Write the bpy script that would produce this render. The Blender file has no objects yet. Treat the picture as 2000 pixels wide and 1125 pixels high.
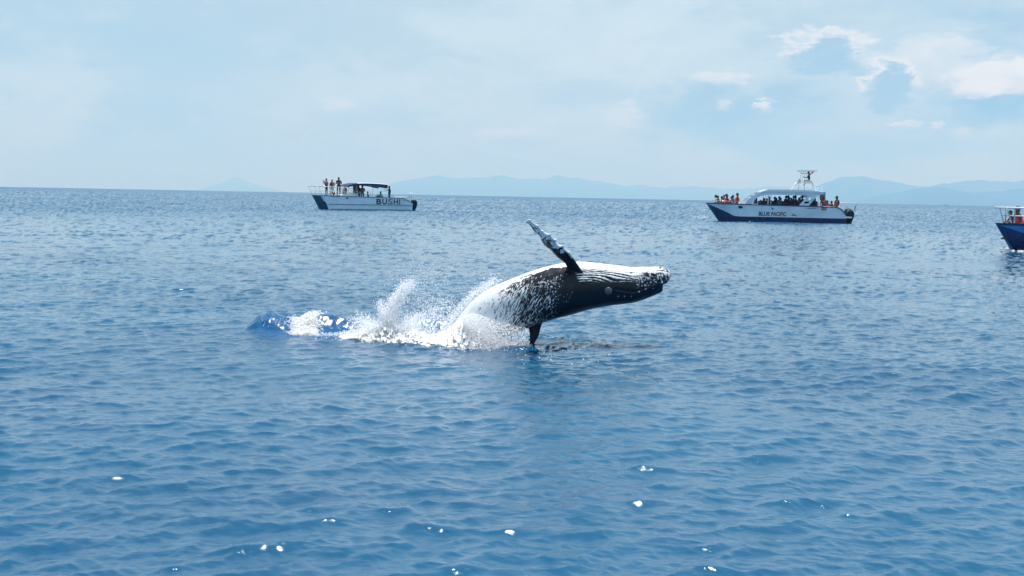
import bpy, bmesh, math, random
import numpy as np
from mathutils import Vector, Matrix, kdtree

random.seed(7)
rng = np.random.default_rng(11)
R = math.radians
scene = bpy.context.scene
COL = scene.collection

# ------------------------------------------------------------------ camera
CAM_H, FPX = 1.7, 2400.0
PITCH = math.atan((562.5 - 382.0) / FPX)
ROLL = R(1.105)
fwd = Vector((0, math.cos(PITCH), -math.sin(PITCH)))
r0 = Vector((1, 0, 0)); u0 = Vector((0, math.sin(PITCH), math.cos(PITCH)))
rgt = r0 * math.cos(ROLL) + u0 * math.sin(ROLL)
upv = -r0 * math.sin(ROLL) + u0 * math.cos(ROLL)
camd = bpy.data.cameras.new('camera'); cam = bpy.data.objects.new('camera', camd)
COL.objects.link(cam); scene.camera = cam
camd.sensor_width = 36; camd.lens = 36 * FPX / 2000.0
camd.clip_start = 0.05; camd.clip_end = 200000
M = Matrix.Identity(4)
for i in range(3):
    M[i][0] = rgt[i]; M[i][1] = upv[i]; M[i][2] = -fwd[i]
M[2][3] = CAM_H
cam.matrix_world = M

def at(px, py, Y):
    """photo pixel -> the point of that sight line at distance Y ahead"""
    d = fwd + rgt * ((px - 1000) / FPX) + upv * ((562.5 - py) / FPX)
    t = Y / d.y
    return Vector((0, 0, CAM_H)) + d * t
def px_of(p):
    v = Vector(p) - Vector((0, 0, CAM_H))
    w = v.dot(fwd)
    return 1000 + FPX * v.dot(rgt) / w, 562.5 - FPX * v.dot(upv) / w
def on_sea(px, py):
    d = fwd + rgt * ((px - 1000) / FPX) + upv * ((562.5 - py) / FPX)
    t = -CAM_H / d.z
    return Vector((0, 0, CAM_H)) + d * t

# ------------------------------------------------------------------ node helpers
class NT:
    def __init__(s, tree): s.t = tree; s.n = tree.nodes; s.l = tree.links
    def node(s, typ, **kw):
        n = s.n.new(typ)
        for k, v in kw.items(): setattr(n, k, v)
        return n
    def put(s, sock, v):
        if isinstance(v, bpy.types.NodeSocket): s.l.new(v, sock)
        elif v is not None: sock.default_value = v
    def m(s, op, a, b=None, c=None, clamp=False):
        n = s.node('ShaderNodeMath', operation=op); n.use_clamp = clamp
        s.put(n.inputs[0], a); s.put(n.inputs[1], b)
        if c is not None: s.put(n.inputs[2], c)
        return n.outputs[0]
    def smooth(s, x, lo, hi):
        n = s.node('ShaderNodeMapRange', interpolation_type='SMOOTHSTEP')
        s.put(n.inputs['Value'], x); s.put(n.inputs['From Min'], lo); s.put(n.inputs['From Max'], hi)
        return n.outputs[0]
    def mix(s, f, a, b):
        n = s.node('ShaderNodeMix', data_type='RGBA')
        s.put(n.inputs[0], f); s.put(n.inputs[6], a); s.put(n.inputs[7], b)
        return n.outputs[2]
    def noise(s, vec, scale, detail=4, rough=0.55, dist=0.0, color=False):
        n = s.node('ShaderNodeTexNoise')
        s.put(n.inputs['Vector'], vec)
        n.inputs['Scale'].default_value = scale; n.inputs['Detail'].default_value = detail
        n.inputs['Roughness'].default_value = rough; n.inputs['Distortion'].default_value = dist
        return n.outputs['Color' if color else 'Fac']
    def comb(s, x, y, z=0.0):
        n = s.node('ShaderNodeCombineXYZ')
        s.put(n.inputs[0], x); s.put(n.inputs[1], y); s.put(n.inputs[2], z)
        return n.outputs[0]
def lin(r, g, b):
    f = lambda c: (c / 255 / 12.92) if c / 255 <= 0.04045 else ((c / 255 + 0.055) / 1.055) ** 2.4
    return (f(r), f(g), f(b), 1)

# ------------------------------------------------------------------ world: hazy tropical sky with cumulus
SUN_EL, SUN_AZ = R(76), R(32)
world = bpy.data.worlds.new('World'); scene.world = world; world.use_nodes = True
w = NT(world.node_tree); w.n.clear()
out = w.node('ShaderNodeOutputWorld'); bg = w.node('ShaderNodeBackground')
SKY_STRENGTH = 0.1
bg.inputs['Strength'].default_value = SKY_STRENGTH
w.l.new(bg.outputs[0], out.inputs['Surface'])
sky = w.node('ShaderNodeTexSky', sky_type='NISHITA'); sky.sun_disc = False
sky.sun_elevation = SUN_EL; sky.sun_rotation = SUN_AZ
sky.altitude = 0; sky.air_density = 1.0; sky.dust_density = 1.2; sky.ozone_density = 1.6
tc = w.node('ShaderNodeTexCoord').outputs['Generated']
sep = w.node('ShaderNodeSeparateXYZ'); w.l.new(tc, sep.inputs[0])
az = w.m('ARCTAN2', sep.outputs[0], sep.outputs[1])
el = w.m('ARCSINE', sep.outputs[2])
def K(c, k=1.0): return tuple(x / SKY_STRENGTH * k for x in c[:3]) + (1,)
C_PALE = K(lin(212, 230, 240)); C_WHITE = K(lin(238, 244, 248)); C_SHADE = K(lin(140, 182, 214))
C_BAND = K(lin(160, 200, 230))
strv = w.node('ShaderNodeVectorMath', operation='MULTIPLY'); w.l.new(tc, strv.inputs[0]); strv.inputs[1].default_value = (1, 1, 2.6)
dv = strv.outputs[0]
veil_n = w.noise(dv, 4.2, 6, 0.58, 0.4)
fine_n = w.noise(dv, 16.0, 7, 0.62, 0.5)
col = sky.outputs[0]
milk = w.m('SUBTRACT', 0.74, w.m('MULTIPLY', w.smooth(el, 0.22, 1.05), 0.42))
col = w.mix(milk, col, K(lin(188, 214, 226)))                       # thin milky high haze
blue_n = w.noise(dv, 2.7, 4, 0.5, 0.3)
col = w.mix(w.m('MULTIPLY', w.smooth(blue_n, 0.47, 0.66), 0.45), col, C_BAND)
veil = w.m('MULTIPLY', w.smooth(w.m('ADD', w.m('MULTIPLY', veil_n, 0.7), w.m('MULTIPLY', fine_n, 0.3)), 0.44, 0.60), 0.66)
col = w.mix(veil, col, C_PALE)
# individual clouds: (pixel x, y, half width, half height, rim strength, shade strength)
dist_c = w.noise(dv, 22.0, 6, 0.65, 0.0, color=True)
dist_f = w.noise(dv, 70.0, 5, 0.6, 0.0, color=True)
CLOUDS = [
    # soft shaded bands first
    (1780, 240, 480, 190, 0.0, 0.30), (1640, 120, 75, 34, 0.55, 0.9), (1870, 110, 70, 40, 0.6, 0.6), (1570, 190, 110, 40, 0.0, 0.45), (1420, 225, 230, 62, 0.0, 0.70), (1960, 205, 150, 45, 0.0, 0.95), (760, 225, 170, 45, 0.0, 0.40),
    (1100, 185, 130, 38, 0.0, 0.35), (1940, 75, 130, 55, 0.0, 0.45), (1640, 290, 330, 40, 0.0, 0.35),
    # soft bright banks
    (1010, 205, 240, 75, 0.45, 0.0), (1330, 105, 170, 80, 0.45, 0.0), (600, 190, 300, 65, 0.30, 0.0),
    (1830, 120, 90, 70, 0.5, 0.0), (1670, 200, 150, 90, 0.35, 0.0), (120, 150, 190, 60, 0.25, 0.0),
    # cumulus with a bright rim and shaded heart
    (1618, 98, 92, 54, 0.95, 0.85), (1735, 168, 58, 54, 1.0, 0.88), (1950, 146, 100, 40, 1.3, 0.0), (1915, 172, 60, 22, 1.0, 0.0),
    (1490, 205, 22, 13, 0.95, 0.0), (1415, 205, 18, 14, 0.5, 0.0), (1405, 152, 62, 18, 0.6, 0.0),
    (1770, 243, 30, 10, 0.6, 0.0), (1832, 245, 14, 8, 0.7, 0.0), (1880, 258, 20, 14, 0.45, 0.0),
    (1215, 228, 44, 34, 0.45, 0.0), (660, 205, 45, 16, 0.35, 0.0), (990, 262, 90, 14, 0.35, 0.0),
]
def vmath(op, a, b, c=None):
    n = w.node('ShaderNodeVectorMath', operation=op)
    for k, v in enumerate((a, b, c)):
        if v is not None: w.put(n.inputs[k], v)
    return n.outputs['Value'] if op == 'LENGTH' else n.outputs[0]
azel = w.comb(az, el, 0.0)
dcen = vmath('SUBTRACT', dist_c, (0.5, 0.5, 0.5)); fcen = vmath('SUBTRACT', dist_f, (0.5, 0.5, 0.5))
warp_big = vmath('MULTIPLY', dcen, (2.4, 2.4, 0))
warp_small = vmath('MULTIPLY_ADD', fcen, (1.1, 1.1, 0), vmath('MULTIPLY', dcen, (1.6, 1.6, 0)))
tiny_n = w.noise(dv, 190.0, 4, 0.6, 0.0, color=True); tcen = vmath('SUBTRACT', tiny_n, (0.5, 0.5, 0.5))
warp_tiny = vmath('MULTIPLY_ADD', tcen, (2.2, 2.2, 0), vmath('MULTIPLY', fcen, (2.0, 2.0, 0)))
warp_small = vmath('MULTIPLY_ADD', tcen, (0.4, 0.4, 0), warp_small)
for (cx, cy, hw, hh, rim, shade) in CLOUDS:
    p = at(cx, cy, 1.0) - Vector((0, 0, CAM_H)); p.normalize()
    caz, cel = math.atan2(p.x, p.y), math.asin(p.z)
    big = hw > 100
    ra, re = hw / FPX, hh / FPX
    n = w.node('ShaderNodeVectorMath', operation='MULTIPLY_ADD'); w.l.new(azel, n.inputs[0])
    n.inputs[1].default_value = (1 / ra, 1 / re, 0); n.inputs[2].default_value = (-caz / ra, -cel / re, 0)
    q = vmath('ADD', n.outputs[0], warp_big if big else (warp_tiny if hw < 50 and not shade else warp_small))
    d = vmath('LENGTH', q, None)
    if big:
        mask = w.smooth(d, 1.25, 0.15)
        if rim: col = w.mix(w.m('MULTIPLY', mask, rim), col, C_PALE)
        if shade: col = w.mix(w.m('MULTIPLY', mask, shade), col, C_SHADE)
    else:
        sq = w.node('ShaderNodeSeparateXYZ'); w.l.new(q, sq.inputs[0]); yy2 = sq.outputs[1]
        mask = w.smooth(d, 1.08, 0.68 if shade else 0.55)
        if shade:
            t = w.m('MULTIPLY', w.smooth(d, 0.35, 0.8), w.smooth(yy2, -0.7, 0.2))
            inner = w.mix(shade, C_PALE, C_SHADE)
            cc = w.mix(t, inner, C_WHITE)
            col = w.mix(w.m('MULTIPLY', mask, min(0.95, rim * 0.85)), col, cc)
        else:
            t = w.m('MULTIPLY_ADD', w.smooth(yy2, -1.0, 0.3), 0.5 * min(1, rim), 0.45 * min(1, rim))
            col = w.mix(w.m('MULTIPLY', mask, t), col, C_WHITE)
world.cycles.sampling_method = 'MANUAL'; world.cycles.sample_map_resolution = 256
w.l.new(col, bg.inputs['Color'])

sund = bpy.data.lights.new('sun', 'SUN'); sun = bpy.data.objects.new('sun', sund); COL.objects.link(sun)
sund.energy = 5.0; sund.angle = R(0.55); sund.color = (1.0, 0.985, 0.955)
SUN_DIR = Vector((math.sin(SUN_AZ) * math.cos(SUN_EL), math.cos(SUN_AZ) * math.cos(SUN_EL), math.sin(SUN_EL)))
sun.rotation_euler = (-SUN_DIR).to_track_quat('-Z', 'Y').to_euler(); sun.location = (0, 0, 60)

vs = scene.view_settings
vs.view_transform = 'Standard'; vs.look = 'None'; vs.exposure = 0.12; vs.gamma = 1.0; vs.use_curve_mapping = False
scene.cycles.use_denoising = True
scene.cycles.max_bounces = 12; scene.cycles.diffuse_bounces = 10; scene.cycles.transmission_bounces = 10; scene.cycles.glossy_bounces = 3; scene.cycles.volume_bounces = 1
scene.cycles.sample_clamp_indirect = 6.0; scene.cycles.sample_clamp_direct = 0.0
scene.cycles.caustics_reflective = False; scene.cycles.caustics_refractive = False

# ------------------------------------------------------------------ materials
def principled(name, color, rough=0.5, spec=0.5, metal=0.0, noise=0.0, nscale=8.0, bump=0.0, coat=0.0):
    m = bpy.data.materials.new(name); m.use_nodes = True
    t = NT(m.node_tree); b = m.node_tree.nodes['Principled BSDF']
    b.inputs['Roughness'].default_value = rough; b.inputs['Metallic'].default_value = metal
    b.inputs['Specular IOR Level'].default_value = spec; b.inputs['Coat Weight'].default_value = coat
    c = tuple(color[:3]) + (1,)
    if noise > 0 or bump > 0:
        co = t.node('ShaderNodeTexCoord').outputs['Object']
        n = t.noise(co, nscale, 5, 0.6)
        dk = tuple(x * (1 - noise) for x in c[:3]) + (1,); lt = tuple(min(1, x * (1 + noise)) for x in c[:3]) + (1,)
        t.put(b.inputs['Base Color'], t.mix(t.smooth(n, 0.3, 0.7), dk, lt))
        t.put(b.inputs['Roughness'], t.m('ADD', rough, t.m('MULTIPLY', t.m('SUBTRACT', n, 0.5), 0.25)))
        if bump > 0:
            bn = t.node('ShaderNodeBump'); bn.inputs['Strength'].default_value = bump; bn.inputs['Distance'].default_value = 0.01
            t.put(bn.inputs['Height'], n); t.l.new(bn.outputs[0], b.inputs['Normal'])
    else:
        b.inputs['Base Color'].default_value = c
    return m
MAT = {}
def mat(key, *a, **k):
    if key not in MAT: MAT[key] = principled(key, *a, **k)
    return MAT[key]
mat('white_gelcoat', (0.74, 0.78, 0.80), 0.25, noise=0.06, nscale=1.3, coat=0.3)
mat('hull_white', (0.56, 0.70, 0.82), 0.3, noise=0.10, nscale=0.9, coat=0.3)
mat('painted_tunnel_shade', (0.012, 0.075, 0.13), 0.4, noise=0.15)  # shade of the tunnel between the hulls, painted onto their inner faces
mat('teal_paint', (0.03, 0.22, 0.28), 0.35, noise=0.12)
mat('navy_paint', (0.012, 0.025, 0.11), 0.3, noise=0.2, nscale=1.5, coat=0.3)
mat('blue_paint', (0.05, 0.20, 0.48), 0.3, noise=0.1, nscale=1.5)
mat('grey_paint', (0.33, 0.42, 0.50), 0.35, noise=0.1)
mat('deck_white', (0.70, 0.70, 0.68), 0.6, noise=0.08)
mat('steel_tube', (0.62, 0.65, 0.68), 0.25, metal=0.7, noise=0.05)
mat('white_tube', (0.78, 0.79, 0.80), 0.35, noise=0.04)
mat('canvas_navy', (0.012, 0.03, 0.12), 0.8, noise=0.2)
mat('canvas_grey', (0.20, 0.22, 0.25), 0.85, noise=0.2)
mat('black_plastic', (0.006, 0.007, 0.009), 0.6, 0.25, noise=0.2)
mat('dark_glass', (0.01, 0.015, 0.02), 0.08)
mat('ink_black', (0.012, 0.012, 0.025), 0.5, noise=0.1)
mat('ink_navy', (0.012, 0.05, 0.16), 0.5, noise=0.1)
mat('ink_brown', (0.10, 0.07, 0.06), 0.5, noise=0.1)
mat('ink_grey', (0.16, 0.13, 0.13), 0.5, noise=0.15)
mat('ink_teal', (0.04, 0.18, 0.20), 0.5, noise=0.15)
mat('skin_tan', (0.30, 0.16, 0.10), 0.55, noise=0.08)
mat('skin_brown', (0.10, 0.05, 0.035), 0.5, noise=0.08)
mat('hair_dark', (0.012, 0.010, 0.010), 0.6, noise=0.2, nscale=60)
mat('cloth_black', (0.012, 0.014, 0.018), 0.85, noise=0.2)
mat('cloth_navy', (0.012, 0.02, 0.05), 0.85, noise=0.2)
mat('cloth_grey', (0.10, 0.11, 0.12), 0.85, noise=0.2)
mat('cloth_maroon', (0.09, 0.02, 0.03), 0.85, noise=0.2)
mat('cloth_teal', (0.02, 0.28, 0.33), 0.8, noise=0.15)
mat('cloth_mint', (0.08, 0.42, 0.38), 0.8, noise=0.15)
mat('cloth_white', (0.65, 0.65, 0.66), 0.85, noise=0.08)
mat('vest_orange', (0.50, 0.075, 0.04), 0.7, noise=0.12)
mat('vest_red', (0.34, 0.03, 0.035), 0.7, noise=0.12)
mat('vest_faded', (0.36, 0.11, 0.09), 0.75, noise=0.12)
mat('flag_red', (0.62, 0.02, 0.03), 0.8, noise=0.12)
mat('eye_grey', (0.06, 0.075, 0.095), 0.15, noise=0.35, nscale=30)

def foam_mat(name, translucent, clear):
    m = bpy.data.materials.new(name); m.use_nodes = True
    t = NT(m.node_tree); t.n.clear()
    o = t.node('ShaderNodeOutputMaterial'); mx = t.node('ShaderNodeMixShader'); m2 = t.node('ShaderNodeMixShader')
    a = t.node('ShaderNodeBsdfDiffuse'); b = t.node('ShaderNodeBsdfTranslucent'); c = t.node('ShaderNodeBsdfTransparent')
    a.inputs[0].default_value = (0.95, 0.97, 1.0, 1); b.inputs[0].default_value = (0.95, 0.97, 1.0, 1)
    mx.inputs[0].default_value = translucent; m2.inputs[0].default_value = clear
    t.l.new(a.outputs[0], mx.inputs[1]); t.l.new(b.outputs[0], mx.inputs[2])
    t.l.new(mx.outputs[0], m2.inputs[1]); t.l.new(c.outputs[0], m2.inputs[2])
    t.l.new((m2 if clear > 0 else mx).outputs[0], o.inputs[0])
    return m
MAT['foam_body'] = foam_mat('white_foam', 0.10, 0.0)
MAT['foam'] = foam_mat('water_drops', 0.5, 0.42)

# ------------------------------------------------------------------ object helpers
def tag(o, label=None, cat=None, group=None, kind=None):
    if label: o['label'] = label
    if cat: o['category'] = cat
    if group: o['group'] = group
    if kind: o['kind'] = kind
    return o
def thing(name, label, cat, loc=(0, 0, 0), rotz=0.0, group=None):
    o = bpy.data.objects.new(name, None); COL.objects.link(o)
    o.empty_display_size = 0.2; o.location = loc; o.rotation_euler = (0, 0, rotz)
    return tag(o, label, cat, group)
def mesh_np(name, V, F, smooth=True):
    me = bpy.data.meshes.new(name)
    V = np.asarray(V, np.float32); F = np.asarray(F, np.int32); k = F.shape[1]
    me.vertices.add(len(V)); me.vertices.foreach_set('co', V.ravel())
    me.loops.add(F.size); me.loops.foreach_set('vertex_index', F.ravel())
    me.polygons.add(len(F)); me.polygons.foreach_set('loop_start', np.arange(0, F.size, k, dtype=np.int32))
    try: me.polygons.foreach_set('loop_total', np.full(len(F), k, np.int32))
    except Exception: pass
    me.update(calc_edges=True); me.validate()
    me.polygons.foreach_set('use_smooth', np.full(len(F), smooth))
    return me
def link(name, me, material=None, parent=None):
    o = bpy.data.objects.new(name, me); COL.objects.link(o)
    if material is not None:
        if isinstance(material, (list, tuple)):
            for mm in material: me.materials.append(MAT[mm] if isinstance(mm, str) else mm)
        elif not me.materials: me.materials.append(MAT[material] if isinstance(material, str) else material)
    if parent: o.parent = parent
    return o
def bm_obj(name, bm, material=None, parent=None, smooth=False, bevel=0.0):
    if bevel > 0: bmesh.ops.bevel(bm, geom=list(bm.edges), offset=bevel, segments=2, affect='EDGES', profile=0.6)
    bmesh.ops.recalc_face_normals(bm, faces=bm.faces)
    me = bpy.data.meshes.new(name); bm.to_mesh(me); bm.free()
    for p in me.polygons: p.use_smooth = smooth
    return link(name, me, material, parent)
def prism(pts, v0, v1):
    """polygon in (u, z) pushed from v0 to v1"""
    bm = bmesh.new()
    a = [bm.verts.new((u, v0, z)) for u, z in pts]; b = [bm.verts.new((u, v1, z)) for u, z in pts]
    n = len(pts)
    bm.faces.new(a); bm.faces.new(b[::-1])
    for i in range(n): bm.faces.new((a[i], b[i], b[(i + 1) % n], a[(i + 1) % n]))
    return bm
def box(x0, x1, y0, y1, z0, z1): return prism([(x0, z0), (x1, z0), (x1, z1), (x0, z1)], y0, y1)
def tube_bm(path, rad, n=8, bm=None):
    bm = bm or bmesh.new()
    path = [Vector(p) for p in path]; rings = []
    for i, p in enumerate(path):
        t = (path[min(i + 1, len(path) - 1)] - path[max(i - 1, 0)]).normalized()
        a = t.cross(Vector((0, 0, 1)) if abs(t.z) < 0.9 else Vector((1, 0, 0))).normalized(); b = t.cross(a)
        r = rad[i] if isinstance(rad, (list, tuple)) else rad
        rings.append([bm.verts.new(p + (a * math.cos(2 * math.pi * k / n) + b * math.sin(2 * math.pi * k / n)) * r) for k in range(n)])
    for i in range(len(rings) - 1):
        for k in range(n): bm.faces.new((rings[i][k], rings[i][(k + 1) % n], rings[i + 1][(k + 1) % n], rings[i + 1][k]))
    bm.faces.new(rings[0][::-1]); bm.faces.new(rings[-1])
    return bm
def tube(name, path, rad, material, parent, n=8): return bm_obj(name, tube_bm(path, rad, n), material, parent, smooth=True)
def loft(name, rings, material, parent, cap=True, smooth=False, face_mat=None):
    """rings: equal-length closed rings of points; face_mat(i, k) -> slot"""
    n = len(rings[0]); V = [p for r in rings for p in r]; F = []; FM = []
    for i in range(len(rings) - 1):
        for k in range(n):
            F.append((i * n + k, i * n + (k + 1) % n, (i + 1) * n + (k + 1) % n, (i + 1) * n + k)); FM.append(face_mat(i, k) if face_mat else 0)
    bm = bmesh.new(); vs_ = [bm.verts.new(p) for p in V]
    for f, fm in zip(F, FM):
        if len(set(f)) == 4: fc = bm.faces.new([vs_[q] for q in f]); fc.material_index = fm
    if cap:
        bm.faces.new(vs_[:n][::-1]); bm.faces.new(vs_[-n:])
    bmesh.ops.remove_doubles(bm, verts=bm.verts, dist=1e-5)
    return bm_obj(name, bm, material, parent, smooth)
def text_part(name, txt, size, material, parent, u, v, z, width=None, bold=0.0):
    """lettering standing on the near side of a hull, read from -v"""
    cu = bpy.data.curves.new(name, 'FONT'); cu.body = txt; cu.size = size; cu.extrude = 0.004; cu.offset = bold
    tmp = bpy.data.objects.new('tmp', cu); COL.objects.link(tmp)
    me = bpy.data.meshes.new_from_object(tmp.evaluated_get(bpy.context.evaluated_depsgraph_get()))
    bpy.data.objects.remove(tmp); bpy.data.curves.remove(cu)
    co = np.empty(len(me.vertices) * 3, np.float32); me.vertices.foreach_get('co', co); co = co.reshape(-1, 3)
    sx = (width / (co[:, 0].max() - co[:, 0].min())) if width else 1.0
    x = (co[:, 0] - co[:, 0].min()) * sx; zz = co[:, 1] - co[:, 1].min()
    new = np.stack([u + x, v - 0.004 - co[:, 2], z + zz], 1).astype(np.float32)
    me.vertices.foreach_set('co', new.ravel()); me.update(); me.materials.clear()
    return link(name, me, material, parent)

# ------------------------------------------------------------------ numpy noise
_lat = rng.random((256, 256)).astype(np.float32)
def vnoise(x, y):
    xi = np.floor(x).astype(int); yi = np.floor(y).astype(int); fx = x - xi; fy = y - yi
    fx = fx * fx * (3 - 2 * fx); fy = fy * fy * (3 - 2 * fy)
    a = _lat[xi % 256, yi % 256]; b = _lat[(xi + 1) % 256, yi % 256]; c = _lat[xi % 256, (yi + 1) % 256]; d = _lat[(xi + 1) % 256, (yi + 1) % 256]
    return (a * (1 - fx) + b * fx) * (1 - fy) + (c * (1 - fx) + d * fx) * fy
def fbm(x, y, o=4, g=0.5):
    s = 0; a = 1; t = 0
    for k in range(o): s = s + a * vnoise(x * 2 ** k + 17 * k, y * 2 ** k + 31 * k); t += a; a *= g
    return s / t
def sstep(x, a, b):
    t = np.clip((np.asarray(x, float) - a) / (b - a), 0, 1); return t * t * (3 - 2 * t)

# ------------------------------------------------------------------ the sea
def spectrum_tile(L, N, lam_lo, lam_peak, lam_hi, wind_deg, slope_rms, chop, seed, spread=2.0, falloff=4.0):
    """one square of random wind waves: height, slopes and choppy shift"""
    g = np.random.default_rng(seed)
    k1 = np.fft.fftfreq(N, L / N) * 2 * np.pi
    kx, ky = np.meshgrid(k1, k1, indexing='ij'); k = np.hypot(kx, ky); k[0, 0] = 1
    kp = 2 * np.pi / lam_peak
    amp = np.exp(-0.6 * (kp / k) ** 4) * (k / kp) ** (-falloff / 2)
    amp *= (k < 2 * np.pi / lam_lo) * (k > 2 * np.pi / lam_hi)
    th = math.radians(wind_deg); c = (kx * math.cos(th) + ky * math.sin(th)) / k
    amp *= np.abs(c) ** spread * 0.85 + 0.15
    amp[0, 0] = 0
    H = amp * (g.normal(size=(N, N)) + 1j * g.normal(size=(N, N)))
    f = lambda q: np.real(np.fft.ifft2(q))
    h = f(H); sx = f(1j * kx * H); sy = f(1j * ky * H)
    sc = slope_rms / np.sqrt((sx ** 2 + sy ** 2).mean())
    dx = f(-1j * kx / k * H) * -1; dy = f(-1j * ky / k * H) * -1
    return dict(L=L, N=N, h=(h * sc).astype(np.float32), sx=(sx * sc).astype(np.float32), sy=(sy * sc).astype(np.float32),
                dx=(dx * sc * chop).astype(np.float32), dy=(dy * sc * chop).astype(np.float32),
                jxx=(f(-kx * kx / k * H) * sc * chop).astype(np.float32), jyy=(f(-ky * ky / k * H) * sc * chop).astype(np.float32), jxy=(f(-kx * ky / k * H) * sc * chop).astype(np.float32))
TILES = [spectrum_tile(211.0, 512, 2.5, 9.0, 40.0, 80, 0.026, 0.6, 1),
         spectrum_tile(31.0, 1024, 0.10, 0.60, 3.5, 97, 0.165, 0.95, 2, 1.4, 4.2),
         spectrum_tile(6.3, 512, 0.045, 0.20, 0.6, 70, 0.090, 0.8, 3, 1.0, 4.0)]
ROT = [0.0, 0.35, -0.5]
def sample(tile, key, x, y):
    L, N = tile['L'], tile['N']; a = tile[key]
    u = (x / L) % 1.0 * N; v = (y / L) % 1.0 * N
    i = np.floor(u).astype(int); j = np.floor(v).astype(int); fu = (u - i).astype(np.float32); fv = (v - j).astype(np.float32)
    i %= N; j %= N; i1 = (i + 1) % N; j1 = (j + 1) % N
    return (a[i, j] * (1 - fu) + a[i1, j] * fu) * (1 - fv) + (a[i, j1] * (1 - fu) + a[i1, j1] * fu) * fv
def humps(x, y):
    """water heaved up by the whale"""
    def ridge(x0, x1, yc, hgt, sf, sb, pk=0.5):
        t = np.clip((x - x0) / (x1 - x0), 0, 1)
        a = np.sin(np.pi * t ** (math.log(0.5) / math.log(pk))) ** 0.8
        s = np.where(y < yc, sf, sb)
        return hgt * a * np.exp(-((y - yc) / s) ** 2)
    h = ridge(-3.22, -2.40, 14.75, 0.18, 0.27, 0.7, 0.42)
    h = np.maximum(h, ridge(-2.75, -1.70, 14.78, 0.19, 0.27, 0.7, 0.5))
    h = np.maximum(h, ridge(-1.75, -0.55, 14.65, 0.22, 0.24, 0.6, 0.62))
    h = h * (0.70 + 0.60 * fbm(x / 0.24 + 5, y / 0.20 + 3, 4, 0.5))
    # piled-up ring where the body leaves the water and the slick before it
    rr = np.hypot((x + 0.25) / 1.25, (y - 14.0) / 0.55)
    h = h + 0.05 * np.exp(-((rr - 0.95) / 0.22) ** 2) * fbm(x / 0.12, y / 0.09, 4, 0.6)
    return h
def gusts(x, y): return 0.30 + 1.40 * fbm(x / 11.0 + 40, y / 9.0 + 9, 4)
def sea(x, y, full=True):
    """surface height, shift and slopes at rest position x, y"""
    d = np.hypot(x, y); g = gusts(x, y).astype(np.float32)
    near = 1 / (1 + (d / 60.0) ** 2); J = [np.zeros_like(x) for _ in range(3)]
    h = np.zeros_like(x); sx = np.zeros_like(x); sy = np.zeros_like(x); dx = np.zeros_like(x); dy = np.zeros_like(x)
    for q, (t, r) in enumerate(zip(TILES, ROT)):
        c, s = math.cos(r), math.sin(r)
        xr, yr = x * c + y * s + 3.1 * q, -x * s + y * c + 7.7 * q
        amp = (1.0 if q == 0 else g)
        if q == 2: amp = amp * 1.0
        keep = 1.0 / (1.0 + (d / 500.0) ** 2) if q == 0 else (1.0 / (1.0 + (d / (90.0 if q == 1 else 30.0)) ** 2))
        hh = sample(t, 'h', xr, yr) * amp; a = sample(t, 'sx', xr, yr) * amp; b = sample(t, 'sy', xr, yr) * amp
        h += hh * keep; ks = (1.0, 1 / (1 + d / 900.0), 1 / (1 + (d / 45.0) ** 2))[q]
        sx += (a * c - b * s) * ks; sy += (a * s + b * c) * ks
        ddx = sample(t, 'dx', xr, yr) * amp * keep; ddy = sample(t, 'dy', xr, yr) * amp * keep
        jx, jy, jc = [sample(t, kk, xr, yr) * amp * ks * near for kk in ('jxx', 'jyy', 'jxy')]
        J[0] += jx * c * c + jy * s * s - 2 * jc * c * s; J[1] += jx * s * s + jy * c * c + 2 * jc * c * s; J[2] += (jx - jy) * c * s + jc * (c * c - s * s)
        dx += ddx * c - ddy * s; dy += ddx * s + ddy * c
    # far off only the wave faces turned to the shore of view stay in sight, the backs hide behind their crests
    ux, uy = x / (d + 1e-6), y / (d + 1e-6); sr = sx * ux + sy * uy; far = sstep(d, 25, 110)
    vf = sstep(d, 120, 1000)
    sn = (np.abs(sr) * 1.0 + 0.07) * (1 - vf) + (np.abs(sr) * 0.15 + 0.17) * vf; add_ = (sn - sr) * far
    st = (sx * -uy + sy * ux) * vf * 0.85                      # what runs along the crest averages out far off
    sx += add_ * ux + st * uy; sy += add_ * uy - st * ux
    hp = humps(x, y); e = 0.01
    sx += (humps(x + e, y) - hp) / e; sy += (humps(x, y + e) - hp) / e
    a1 = np.maximum(1 + J[0], 0.25); b1 = np.maximum(1 + J[1], 0.25)
    nx = J[2] * sy - sx * b1; ny = sx * J[2] - a1 * sy; nz = np.maximum(a1 * b1 - J[2] ** 2, 0.12)
    return h + hp, dx * near, dy * near, nx, ny, nz
def sea_z(x, y):
    return float(sea(np.array([x], float), np.array([y], float))[0][0])

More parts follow.
